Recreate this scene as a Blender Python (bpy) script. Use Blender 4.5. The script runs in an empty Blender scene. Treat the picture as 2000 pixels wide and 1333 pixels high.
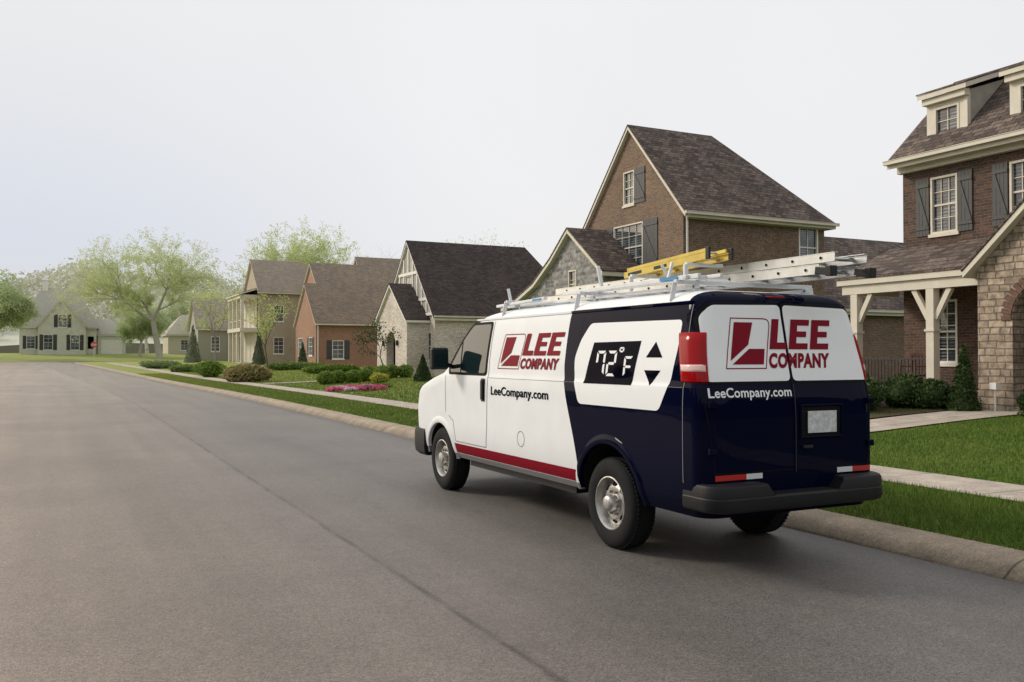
import bpy, bmesh, math, random
import numpy as np
from mathutils import Vector, Matrix
from mathutils.geometry import tessellate_polygon
random.seed(7); rng=np.random.default_rng(7)
scene=bpy.context.scene
COL=scene.collection
# ------------------------------------------------------------------ materials
def newmat(name):
    m=bpy.data.materials.new(name); m.use_nodes=True
    nt=m.node_tree; b=nt.nodes["Principled BSDF"]
    return m,nt,b
def N(nt,t,**kw):
    n=nt.nodes.new(t)
    for k,v in kw.items(): setattr(n,k,v)
    return n
def L(nt,a,b): nt.links.new(a,b)
def math_(nt,op,a,b=None,c=None):
    n=N(nt,'ShaderNodeMath',operation=op)
    for i,v in enumerate((a,b,c)):
        if v is None: continue
        if isinstance(v,(int,float)): n.inputs[i].default_value=v
        else: L(nt,v,n.inputs[i])
    return n.outputs[0]
def mixc(nt,fac,a,b,mode='MIX'):
    n=N(nt,'ShaderNodeMix',data_type='RGBA',blend_type=mode)
    if isinstance(fac,(int,float)): n.inputs[0].default_value=fac
    else: L(nt,fac,n.inputs[0])
    for i,v in ((6,a),(7,b)):
        if isinstance(v,tuple): n.inputs[i].default_value=(v[0],v[1],v[2],1)
        else: L(nt,v,n.inputs[i])
    return n.outputs[2]
def noise(nt,vec,scale,detail=4,rough=.55):
    n=N(nt,'ShaderNodeTexNoise'); n.inputs['Scale'].default_value=scale
    n.inputs['Detail'].default_value=detail; n.inputs['Roughness'].default_value=rough
    if vec is not None: L(nt,vec,n.inputs['Vector'])
    return n.outputs['Fac']
def maprange(nt,v,a,b,c,d,interp='LINEAR'):
    n=N(nt,'ShaderNodeMapRange',interpolation_type=interp)
    L(nt,v,n.inputs[0])
    for i,x in enumerate((a,b,c,d)): n.inputs[i+1].default_value=x
    return n.outputs[0]
def bump(nt,b,h,strength,dist=.02):
    n=N(nt,'ShaderNodeBump'); n.inputs['Strength'].default_value=strength; n.inputs['Distance'].default_value=dist
    L(nt,h,n.inputs['Height']); L(nt,n.outputs[0],b.inputs['Normal'])
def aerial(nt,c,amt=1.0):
    """distance haze painted into base colours: paler further down the street"""
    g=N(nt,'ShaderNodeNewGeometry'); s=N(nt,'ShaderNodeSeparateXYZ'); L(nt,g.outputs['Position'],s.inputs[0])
    f=maprange(nt,s.outputs[1],65,225,0,.84*amt)  # painted haze grows along the street
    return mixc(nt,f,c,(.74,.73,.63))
def pmat(name,col,rough=.5,metal=0,coat=0,var=0,vs=3,bs=0,spec=None,far=False):
    m,nt,b=newmat(name)
    b.inputs['Base Color'].default_value=(*col,1); b.inputs['Roughness'].default_value=rough
    b.inputs['Metallic'].default_value=metal; b.inputs['Coat Weight'].default_value=coat
    b.inputs['Coat Roughness'].default_value=.04
    if spec is not None: b.inputs['Specular IOR Level'].default_value=spec
    if var>0 or bs>0:
        tc=N(nt,'ShaderNodeTexCoord').outputs['Object']
        n=noise(nt,tc,vs,6)
        if var>0:
            f=maprange(nt,n,.3,.7,1-var,1+var)
            h=N(nt,'ShaderNodeHueSaturation'); h.inputs['Color'].default_value=(*col,1)
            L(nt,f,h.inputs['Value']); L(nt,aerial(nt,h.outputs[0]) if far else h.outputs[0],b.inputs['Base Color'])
        if bs>0: bump(nt,b,noise(nt,tc,vs*8,4),bs,.01)
    return m
def uvec(nt,zs=1.0):
    """planar coordinates for walls and roofs: runs along the wall / up the wall"""
    tc=N(nt,'ShaderNodeTexCoord'); s=N(nt,'ShaderNodeSeparateXYZ'); L(nt,tc.outputs['Object'],s.inputs[0])
    sn=N(nt,'ShaderNodeSeparateXYZ'); L(nt,tc.outputs['Normal'],sn.inputs[0])
    g=math_(nt,'GREATER_THAN',math_(nt,'ABSOLUTE',sn.outputs[0]),math_(nt,'ABSOLUTE',sn.outputs[1]))
    u=math_(nt,'ADD',math_(nt,'MULTIPLY',s.outputs[1],g),math_(nt,'MULTIPLY',s.outputs[0],math_(nt,'SUBTRACT',1.0,g)))
    c=N(nt,'ShaderNodeCombineXYZ'); L(nt,u,c.inputs[0]); L(nt,math_(nt,'MULTIPLY',s.outputs[2],zs),c.inputs[1])
    return c.outputs[0],tc.outputs['Object']
def brickmat(name,c1,c2,mortar,bw=.22,rh=.075,ms=.008,zs=1.0,bumpd=.01,rough=.85,offset=.5,nv=.35,ns=14,squash=1.0):
    m,nt,b=newmat(name)
    v,o=uvec(nt,zs)
    if bw>.4:   # hand laid stone: courses wander a little
        wn=N(nt,'ShaderNodeTexNoise'); wn.inputs['Scale'].default_value=2.2; L(nt,v,wn.inputs['Vector'])
        v=mixc(nt,.07,v,wn.outputs['Color'],'ADD')
    t=N(nt,'ShaderNodeTexBrick',offset=offset); L(nt,v,t.inputs['Vector'])
    if squash!=1.0: t.squash=squash; t.squash_frequency=3
    t.inputs['Color1'].default_value=(*c1,1); t.inputs['Color2'].default_value=(*c2,1); t.inputs['Mortar'].default_value=(*mortar,1)
    t.inputs['Scale'].default_value=1; t.inputs['Brick Width'].default_value=bw; t.inputs['Row Height'].default_value=rh
    t.inputs['Mortar Size'].default_value=ms; t.inputs['Mortar Smooth'].default_value=.2; t.inputs['Bias'].default_value=0
    n1=noise(nt,o,ns,3); n2=noise(nt,o,.6,4)
    f=math_(nt,'MULTIPLY',maprange(nt,n1,.3,.7,1-nv,1+nv),maprange(nt,n2,.3,.7,.82,1.15))
    h=N(nt,'ShaderNodeHueSaturation'); L(nt,t.outputs['Color'],h.inputs['Color']); L(nt,f,h.inputs['Value'])
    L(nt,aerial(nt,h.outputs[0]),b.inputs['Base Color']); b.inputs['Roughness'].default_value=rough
    hh=math_(nt,'ADD',math_(nt,'MULTIPLY',t.outputs['Fac'],-1.0),math_(nt,'MULTIPLY',n1,.6))
    bump(nt,b,hh,.7,bumpd)
    return m
M={}
M['brick_brown']=brickmat('brown_brick',(.20,.125,.080),(.125,.076,.050),(.24,.19,.145))
M['brick_dark']=brickmat('dark_brick',(.115,.060,.042),(.044,.026,.021),(.13,.098,.075))
M['brick_orange']=brickmat('red_brown_brick',(.33,.115,.045),(.20,.065,.030),(.26,.19,.13))
M['brick_tan']=brickmat('tan_brick',(.34,.25,.14),(.25,.175,.095),(.34,.29,.21))
M['brick_white']=brickmat('whitewashed_brick',(.64,.58,.52),(.46,.39,.34),(.50,.46,.41),bw=.24,rh=.085)
M['stone_buff']=brickmat('buff_stone',(.42,.33,.25),(.26,.20,.15),(.15,.12,.095),bw=.42,rh=.16,ms=.016,bumpd=.05,nv=.4,ns=7,squash=.6)
M['stone_grey']=brickmat('grey_stone',(.36,.35,.34),(.12,.115,.115),(.27,.255,.24),bw=.41,rh=.16,ms=.02,bumpd=.04,nv=.35,ns=6,squash=.6)
M['roof_brown']=brickmat('brown_shingle',(.165,.122,.100),(.052,.038,.032),(.02,.015,.013),bw=.30,rh=.17,ms=.012,zs=1.4,bumpd=.02,rough=.9,nv=.5)
M['roof_dark']=brickmat('dark_shingle',(.075,.053,.045),(.032,.024,.022),(.014,.011,.01),bw=.30,rh=.17,ms=.012,zs=1.4,bumpd=.02,rough=.9,nv=.45)
M['roof_tan']=brickmat('tan_shingle',(.23,.15,.09),(.11,.072,.046),(.05,.036,.025),bw=.30,rh=.17,ms=.012,zs=1.4,bumpd=.02,rough=.9,nv=.45)
M['cream']=pmat('cream_paint',(.60,.55,.46),.6,var=.08,vs=2)
M['white_trim']=pmat('white_trim_paint',(.72,.70,.66),.5,var=.06,vs=2)
M['stucco']=pmat('grey_stucco',(.36,.34,.30),.9,var=.12,vs=4,bs=.2)
M['shutter']=pmat('grey_shutter_paint',(.048,.048,.050),.6,var=.15,vs=5)
M['siding']=pmat('green_grey_siding',(.15,.145,.10),.8,var=.12,far=True)
M['stone_plain']=pmat('far_stone',(.40,.39,.38),.85,var=.22,vs=1.6,far=True)
M['asph_dark']=pmat('dark_gap',(.012,.012,.012),.9)
def glassmat():
    m,nt,b=newmat('window_pane_glass')
    tc=N(nt,'ShaderNodeTexCoord').outputs['Object']
    s=N(nt,'ShaderNodeSeparateXYZ'); L(nt,tc,s.inputs[0])
    w=math_(nt,'FRACT',math_(nt,'MULTIPLY',s.outputs[2],11.0))   # slatted blinds behind the glass
    bl=math_(nt,'GREATER_THAN',w,.45)
    n=noise(nt,tc,1.3,2)
    c=mixc(nt,math_(nt,'MULTIPLY',bl,maprange(nt,n,.42,.58,.10,.7)),(.02,.026,.034),(.22,.25,.28))
    L(nt,c,b.inputs['Base Color']); b.inputs['Roughness'].default_value=.04; b.inputs['Specular IOR Level'].default_value=.8
    return m
M['pane']=glassmat()
M['chrome']=pmat('brushed_aluminium',(.52,.53,.54),.36,1,var=.12,vs=6)
M['black']=pmat('black_plastic',(.010,.010,.011),.5,var=.2,vs=8,spec=.3)
M['bumper']=pmat('bumper_plastic',(.009,.009,.011),.55,bs=.15,vs=20,spec=.3)
M['iron']=pmat('black_iron',(.015,.015,.015),.5)
def asphalt():
    m,nt,b=newmat('asphalt')
    tc=N(nt,'ShaderNodeTexCoord'); o=tc.outputs['Object']; s=N(nt,'ShaderNodeSeparateXYZ'); L(nt,tc.outputs['UV'],s.inputs[0])
    mid=noise(nt,o,5,6,.7); big=noise(nt,o,.35,5,.6)
    def cells(sc):
        v=N(nt,'ShaderNodeTexVoronoi'); v.inputs['Scale'].default_value=sc; L(nt,o,v.inputs['Vector'])
        sp=N(nt,'ShaderNodeSeparateColor'); L(nt,v.outputs['Color'],sp.inputs[0]); return sp.outputs[0],v.outputs['Distance']
    c1,d1=cells(120); c2,d2=cells(60)
    # exposed aggregate: every stone its own tone
    agg=math_(nt,'MULTIPLY',maprange(nt,c1,0,1,.62,1.38),maprange(nt,c2,0,1,.86,1.14))
    mp=N(nt,'ShaderNodeMapping'); L(nt,o,mp.inputs[0]); mp.inputs['Scale'].default_value=(1.2,.05,1)
    st=noise(nt,mp.outputs[0],1.6,4)
    f=math_(nt,'MULTIPLY',maprange(nt,big,.3,.7,.84,1.14),maprange(nt,mid,.3,.7,.92,1.07))
    f=math_(nt,'MULTIPLY',f,maprange(nt,st,.3,.7,.88,1.1)); f=math_(nt,'MULTIPLY',f,agg)
    wob=math_(nt,'MULTIPLY',math_(nt,'SUBTRACT',noise(nt,o,1.5,4),.5),.06)
    dx=math_(nt,'ADD',math_(nt,'ADD',s.outputs[0],4.07),wob)
    f=math_(nt,'MULTIPLY',f,maprange(nt,dx,-.05,.05,1.06,.97))
    brk=maprange(nt,noise(nt,o,2.3,5),.36,.56,.2,1)
    seam=math_(nt,'MULTIPLY',maprange(nt,math_(nt,'ABSOLUTE',dx),.006,.04,1,0),brk)
    f=math_(nt,'MULTIPLY',f,math_(nt,'SUBTRACT',1.0,math_(nt,'MULTIPLY',seam,.55)))
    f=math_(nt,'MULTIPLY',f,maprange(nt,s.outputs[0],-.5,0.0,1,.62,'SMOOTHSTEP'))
    tr=maprange(nt,math_(nt,'ABSOLUTE',math_(nt,'ADD',s.outputs[0],5.6)),.1,.8,.93,1,'SMOOTHSTEP'); f=math_(nt,'MULTIPLY',f,tr)
    warm=mixc(nt,maprange(nt,s.outputs[0],-8.5,-2.5,.9,.0),(.128,.117,.109),(.225,.168,.125))  # warm haze on the left and far road, painted into the asphalt colour
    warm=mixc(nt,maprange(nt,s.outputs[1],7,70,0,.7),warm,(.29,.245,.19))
    h=N(nt,'ShaderNodeHueSaturation'); L(nt,warm,h.inputs['Color']); L(nt,f,h.inputs['Value'])
    L(nt,h.outputs[0],b.inputs['Base Color']); b.inputs['Roughness'].default_value=.52; b.inputs['Specular IOR Level'].default_value=.45
    bump(nt,b,math_(nt,'ADD',d1,math_(nt,'MULTIPLY',c1,.5)),.5,.005)
    return m
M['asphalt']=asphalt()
def concrete(name,joint,col=(.34,.30,.25),kerb=False):
    m,nt,b=newmat(name)
    tc=N(nt,'ShaderNodeTexCoord'); o=tc.outputs['Object']; s=N(nt,'ShaderNodeSeparateXYZ'); L(nt,tc.outputs['UV'],s.inputs[0])
    v=N(nt,'ShaderNodeTexVoronoi'); v.inputs['Scale'].default_value=70; L(nt,o,v.inputs['Vector'])
    sp=N(nt,'ShaderNodeSeparateColor'); L(nt,v.outputs['Color'],sp.inputs[0]); a=sp.outputs[0]
    bb=noise(nt,o,2.2,6,.65)
    f=math_(nt,'MULTIPLY',maprange(nt,a,0,1,.78,1.2),maprange(nt,bb,.3,.7,.66,1.2))
    w=math_(nt,'ABSOLUTE',math_(nt,'SUBTRACT',math_(nt,'FRACT',math_(nt,'DIVIDE',s.outputs[1],joint)),.5))
    j=maprange(nt,w,0,.018/joint,.2,1)
    f=math_(nt,'MULTIPLY',f,j)
    if kerb: # shade painted into the colour, darker on the road-side face
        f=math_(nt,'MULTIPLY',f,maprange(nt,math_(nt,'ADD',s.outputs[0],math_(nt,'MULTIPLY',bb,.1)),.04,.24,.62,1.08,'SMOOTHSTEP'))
    h=N(nt,'ShaderNodeHueSaturation'); h.inputs['Color'].default_value=(*col,1); L(nt,f,h.inputs['Value'])
    L(nt,h.outputs[0],b.inputs['Base Color']); b.inputs['Roughness'].default_value=.85
    bump(nt,b,math_(nt,'ADD',a,j),.5,.008)
    return m
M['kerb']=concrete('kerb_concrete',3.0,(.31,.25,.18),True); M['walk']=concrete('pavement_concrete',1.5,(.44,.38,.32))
def grassmat(name,base=True):
    m,nt,b=newmat(name)
    tc=N(nt,'ShaderNodeTexCoord'); o=tc.outputs['Object']
    n1=noise(nt,o,.5,5); n2=noise(nt,o,30,4,.7); n3=noise(nt,o,4,4)
    c=mixc(nt,maprange(nt,n2,.3,.7,0,1),(.040,.082,.011),(.155,.240,.034))
    c=mixc(nt,maprange(nt,n1,.35,.7,0,.5),c,(.20,.245,.05))
    c=mixc(nt,maprange(nt,n3,.5,.75,0,.4),c,(.052,.098,.016))
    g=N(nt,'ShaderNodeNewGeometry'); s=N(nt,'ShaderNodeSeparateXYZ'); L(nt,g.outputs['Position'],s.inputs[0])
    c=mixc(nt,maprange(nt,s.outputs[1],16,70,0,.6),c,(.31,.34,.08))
    c=mixc(nt,maprange(nt,s.outputs[1],80,200,0,.4),c,(.48,.50,.22))  # far lawn paler: distance haze mixed into the grass colour
    L(nt,c,b.inputs['Base Color']); b.inputs['Roughness'].default_value=.8; b.inputs['Specular IOR Level'].default_value=.2
    if base: bump(nt,b,n2,.9,.05)
    return m
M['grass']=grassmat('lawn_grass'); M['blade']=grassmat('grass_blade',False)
def leafmat(name,c1,c2,c3,ns=.8,trans=.35,far=1.0):
    m,nt,b=newmat(name)
    tc=N(nt,'ShaderNodeTexCoord'); o=tc.outputs['Object']
    n1=noise(nt,o,ns,4); n2=noise(nt,o,ns*9,2)
    c=mixc(nt,maprange(nt,n1,.35,.65,0,1),c1,c2); c=mixc(nt,maprange(nt,n2,.35,.7,0,.7),c,c3)
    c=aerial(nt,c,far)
    L(nt,c,b.inputs['Base Color']); b.inputs['Roughness'].default_value=.6; b.inputs['Specular IOR Level'].default_value=.25
    tr=N(nt,'ShaderNodeBsdfTranslucent'); L(nt,c,tr.inputs[0])
    mx=N(nt,'ShaderNodeMixShader'); mx.inputs[0].default_value=trans
    L(nt,b.outputs[0],mx.inputs[1]); L(nt,tr.outputs[0],mx.inputs[2])
    L(nt,mx.outputs[0],nt.nodes['Material Output'].inputs[0])
    return m
M['leaf_spring']=leafmat('spring_leaf',(.44,.54,.15),(.58,.64,.22),(.33,.43,.11),.8,.45,.65)
M['leaf_green']=leafmat('green_leaf',(.26,.40,.08),(.40,.52,.13),(.18,.30,.06),.8,.45,.8)
M['leaf_box']=leafmat('boxwood_leaf',(.14,.23,.03),(.26,.35,.05),(.06,.12,.016),2.5,.25)
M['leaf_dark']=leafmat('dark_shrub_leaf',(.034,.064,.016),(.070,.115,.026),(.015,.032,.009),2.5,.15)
M['leaf_dry']=leafmat('dry_grass_leaf',(.38,.31,.15),(.31,.29,.11),(.25,.20,.08),2.5,.2)
M['leaf_wood']=leafmat('woodland_leaf',(.15,.20,.09),(.28,.32,.13),(.09,.13,.08),.05,.1,.85)
M['flower_pink']=leafmat('pink_flower',(.75,.07,.28),(.80,.28,.46),(.55,.03,.10),6,.3)
M['flower_white']=leafmat('pale_flower',(.74,.62,.68),(.70,.60,.66),(.62,.34,.44),3,.3)
M['flower_yellow']=leafmat('yellow_flower',(.55,.5,.05),(.4,.42,.06),(.3,.3,.05),3,.3)
M['bark']=pmat('bark',(.105,.083,.06),.9,var=.3,vs=6,bs=.5,far=True)
M['mulch']=pmat('mulch_soil',(.06,.038,.024),.95,var=.4,vs=14,bs=.8)
# ------------------------------------------------------------------ mesh helpers
class MB:
    def __init__(s): s.v=[]; s.f=[]; s.mi=[]; s.uv=None
    def add(s,vs,fs,mi=0):
        o=len(s.v); s.v+= [tuple(p) for p in vs]; s.f+=[tuple(i+o for i in f) for f in fs]; s.mi+=[mi]*len(fs); return o
    def box(s,x0,x1,y0,y1,z0,z1,mi=0):
        x0,x1=min(x0,x1),max(x0,x1); y0,y1=min(y0,y1),max(y0,y1)
        s.add([(x0,y0,z0),(x1,y0,z0),(x1,y1,z0),(x0,y1,z0),(x0,y0,z1),(x1,y0,z1),(x1,y1,z1),(x0,y1,z1)],
              [(0,3,2,1),(4,5,6,7),(0,1,5,4),(1,2,6,5),(2,3,7,6),(3,0,4,7)],mi)
    def tube(s,p,q,r0,r1=None,n=8,mi=0,caps=True):
        r1=r0 if r1 is None else r1
        p=Vector(p);q=Vector(q); d=(q-p).normalized(); a=d.orthogonal().normalized(); b=d.cross(a)
        vs=[]
        for c,r in ((p,r0),(q,r1)):
            for i in range(n):
                t=2*math.pi*i/n; vs.append(c+a*math.cos(t)*r+b*math.sin(t)*r)
        fs=[(i,(i+1)%n,n+(i+1)%n,n+i) for i in range(n)]
        if caps: fs+= [tuple(range(n-1,-1,-1)),tuple(range(n,2*n))]
        s.add(vs,fs,mi)
    def bar(s,p,q,w,h,mi=0):
        p=Vector(p);q=Vector(q); d=(q-p).normalized(); up=Vector((0,0,1))
        if abs(d.z)>.95: up=Vector((0,1,0))
        a=d.cross(up).normalized()*w/2; b=a.cross(d).normalized()*h/2
        vs=[p-a-b,p+a-b,p+a+b,p-a+b,q-a-b,q+a-b,q+a+b,q-a+b]
        s.add(vs,[(0,3,2,1),(4,5,6,7),(0,1,5,4),(1,2,6,5),(2,3,7,6),(3,0,4,7)],mi)
def world_loc(o):
    p=Vector(o.location)
    while o.parent: o=o.parent; p+=Vector(o.location)
    return p
def mkobj(name,mb,mats,parent=None,origin=None,smooth=False,bevel=0,fixn=True,angle=None):
    """mb vertices in world coordinates; origin = where the object origin sits"""
    me=bpy.data.meshes.new(name)
    if origin is None: origin=Vector((0,0,0))
    origin=Vector(origin)
    vs=[(p[0]-origin.x,p[1]-origin.y,p[2]-origin.z) for p in mb.v]
    me.from_pydata(vs,[],mb.f)
    if not isinstance(mats,(list,tuple)): mats=[mats]
    for m in mats: me.materials.append(m)
    if any(mb.mi): me.polygons.foreach_set('material_index',mb.mi)
    if fixn:
        bm=bmesh.new(); bm.from_mesh(me); bmesh.ops.recalc_face_normals(bm,faces=bm.faces); bm.to_mesh(me); bm.free()
    if smooth: me.polygons.foreach_set('use_smooth',[True]*len(me.polygons))
    if smooth and angle: me.set_sharp_from_angle(angle=math.radians(angle))
    me.update()
    o=bpy.data.objects.new(name,me); COL.objects.link(o)
    if parent is not None:
        o.parent=parent; o.location=origin-world_loc(parent)
    else: o.location=origin
    if bevel>0:
        b=o.modifiers.new('bevel','BEVEL'); b.width=bevel; b.segments=2; b.limit_method='ANGLE'
    return o
def empty(name,loc,label,cat,group=None):
    e=bpy.data.objects.new(name,None); e.location=loc; e.empty_display_size=.3; COL.objects.link(e)
    e['label']=label; e['category']=cat
    if group: e['group']=group
    return e
def tag(o,label,cat,group=None):
    o['label']=label;o['category']=cat
    if group: o['group']=group
# ------------------------------------------------------------------ terrain
def ss(a,b,x):
    t=min(1,max(0,(x-a)/(b-a))); return t*t*(3-2*t)
def kx(y):
    y=min(y,122); return 6.42-(.0037*(y-30)**1.6 if y>30 else 0)
KX=kx(122); CX=KX+7.5
def rise(y): return .9*ss(50,150,y)
def tf(x,y):
    if y<=122: return x-kx(y)
    if x<CX: return 7.5-math.hypot(x-CX,y-122)
    return 129.5-y
def H(x,y):
    r=rise(y)
    if y>142.4: return r+.1+min((y-142.4)*.05,1.1)
    t=tf(x,y)
    if x<kx(y)-13.85 and y<129.5: return r+.12
    if t<.44: return r-.06
    if t<4: return r+.125
    return r+.125+.32*ss(4,13,t)
def setuv(o,uvs):
    me=o.data; ul=me.uv_layers.new(name='UVMap')
    li=np.empty(len(me.loops),dtype=np.int32); me.loops.foreach_get('vertex_index',li)
    ul.data.foreach_set('uv',np.array(uvs,dtype=np.float32)[li].ravel())
def grid(name,cols,rows,pos,mat,kind='structure'):
    mb=MB(); uvs=[]
    for y in rows:
        for c in cols:
            mb.v.append(pos(c,y)); uvs.append((c,y))
    nc=len(cols)
    for j in range(len(rows)-1):
        for i in range(nc-1):
            mb.f.append((j*nc+i,j*nc+i+1,(j+1)*nc+i+1,(j+1)*nc+i)); mb.mi.append(0)
    o=mkobj(name,mb,mat,fixn=False); setuv(o,uvs); o['kind']=kind
    return o
rows=[-300,-100,-40]+[i for i in range(-30,118,2)]+[118+.5*i for i in range(0,53)]+[145,148,152,158,165,175,190,210,240,280,350,500,900,2000]
cols=[-900,-400,-200,-100,-60,-40,-25,-18,-14.2,-13.86,-13.84,-13.5,-7,-.3,.2,.40,.45,.8,1.5,2.2,3,3.9]+[4.5+.7*i for i in range(16)]+[17,20,25,32,40,55,80,120,200,400,900]
grid('ground',cols,rows,lambda c,y:(kx(y)+c,y,H(kx(y)+c,y)),M['grass'])
rr_=[-60,-30]+[i for i in range(-28,129,2)]+[129.4]
grid('road',[-13.42,-10,-7,-5,-4.2,-3.9,-2,-.5,.06],rr_,lambda c,y:(kx(y)+c,y,rise(y)),M['asphalt'])
grid('street_corner',[.06,2,4,6,8],[116,118,120,122,124,126,128,129.4],lambda c,y:(kx(y)+c,y,rise(y)),M['asphalt'])
grid('cross_street',[-150,-60,-30,-15,0,15,30,60,150],[129.4,132,135,138,142.4],lambda c,y:(c,y,rise(y)),M['asphalt'])
def sweep(name,path,profile,mat,sgn=1):
    n=len(path); mb=MB(); uvs=[]; dist=0
    for i,p in enumerate(path):
        a=Vector(path[max(0,i-1)]); b=Vector(path[min(n-1,i+1)]); d=(b-a).normalized(); nrm=Vector((d.y,-d.x))*sgn
        if i: dist+=(Vector(p)-Vector(path[i-1])).length
        for (t,z) in profile:
            mb.v.append((p[0]+nrm.x*t,p[1]+nrm.y*t,rise(p[1])+z)); uvs.append((t,dist))
    m=len(profile)
    for i in range(n-1):
        for j in range(m-1): mb.f.append((i*m+j,i*m+j+1,(i+1)*m+j+1,(i+1)*m+j)); mb.mi.append(0)
    o=mkobj(name,mb,mat,smooth=True,fixn=True); setuv(o,uvs); o['kind']='structure'; return o
path=[(kx(y),y) for y in range(-30,123,1)]
path+=[(CX-7.5*math.cos(math.radians(a)),122+7.5*math.sin(math.radians(a))) for a in range(6,90,6)]+[(CX,129.5),(40,129.5),(150,129.5)]
prof=[(0,-.03),(.004,.006),(.04,.028),(.09,.068),(.15,.100),(.22,.120),(.30,.132),(.40,.138),(.48,.138),(.5,.132),(.505,.06)]
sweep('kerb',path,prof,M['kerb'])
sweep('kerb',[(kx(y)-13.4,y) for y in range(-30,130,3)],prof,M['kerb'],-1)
sweep('kerb',[(x,142.4) for x in range(-150,151,10)],[(0,-.03),(-.02,.02),(-.2,.1),(-.5,.14),(-.55,0)],M['walk'])
grid('sidewalk',[2.75,3.0,3.6,3.92],[i for i in range(-30,119,2)],lambda c,y:(kx(y)+c,y,rise(y)+.143),M['walk'])
grid('front_path',[10.3+.5*i for i in range(0,18)],[12.3,13.0,13.7],lambda c,y:(c,y+.02*(c-10)*(1 if y>12.5 else .3),H(c,y)+.03),M['walk'])
grid('front_path',[10.0+.5*i for i in range(0,18)],[50.6,51.3,52.0],lambda c,y:(c,y,H(c,y)+.03),M['walk'])
grid('mulch_bed',[14.5,16,17.3,18.4,19.2,21.2],[14.0,15,16,17,18,20],lambda c,y:(c,y,H(c,y)+.03),M['mulch'])
# ------------------------------------------------------------------ grass blades
def blades(name,area,n,h,w,seed=1,mat=None):
    r=np.random.default_rng(seed)
    X=[];Y=[]
    while len(X)<n:
        x,y=area(r); X.append(x);Y.append(y)
    X=np.array(X);Y=np.array(Y)
    Z=np.array([H(a,b) for a,b in zip(X,Y)])
    ang=r.uniform(0,2*np.pi,n); hh=h*r.uniform(.5,1.25,n); ww=w*r.uniform(.6,1.3,n)
    lean=r.normal(0,.35,(n,2))*hh[:,None]
    dx=np.cos(ang)*ww/2; dy=np.sin(ang)*ww/2
    V=np.empty((n,3,3),dtype=np.float32)
    V[:,0]=np.stack([X-dx,Y-dy,Z-.01],1); V[:,1]=np.stack([X+dx,Y+dy,Z-.01],1)
    V[:,2]=np.stack([X+lean[:,0],Y+lean[:,1],Z+hh],1)
    me=bpy.data.meshes.new(name); me.vertices.add(n*3); me.vertices.foreach_set('co',V.ravel())
    me.loops.add(n*3); me.loops.foreach_set('vertex_index',np.arange(n*3,dtype=np.int32))
    me.polygons.add(n); me.polygons.foreach_set('loop_start',np.arange(0,n*3,3,dtype=np.int32)); me.polygons.foreach_set('loop_total',np.full(n,3,dtype=np.int32))
    me.materials.append(mat or M['blade']); me.update(calc_edges=True)
    o=bpy.data.objects.new(name,me); COL.objects.link(o); o['kind']='stuff'; return o
def ver(r):
    y=r.uniform(2,16); return kx(y)+r.uniform(.47,2.75),y
blades('grass',ver,80000,.065,.010,1)
def ver2(r):
    y=16+r.uniform(0,1)**1.5*60; return kx(y)+r.uniform(.5,2.75),y
blades('grass',ver2,50000,.06,.022,2)
def law(r):
    while True:
        y=r.uniform(4,15.5); x=r.uniform(10.35,18.6)
        if 12.25<y<14.1: continue
        return x,y
blades('grass',law,90000,.055,.014,3)
def law2(r):
    y=18+r.uniform(0,1)**1.3*62; return kx(y)+r.uniform(3.95,14),y
blades('grass',law2,60000,.07,.04,4)
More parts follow.
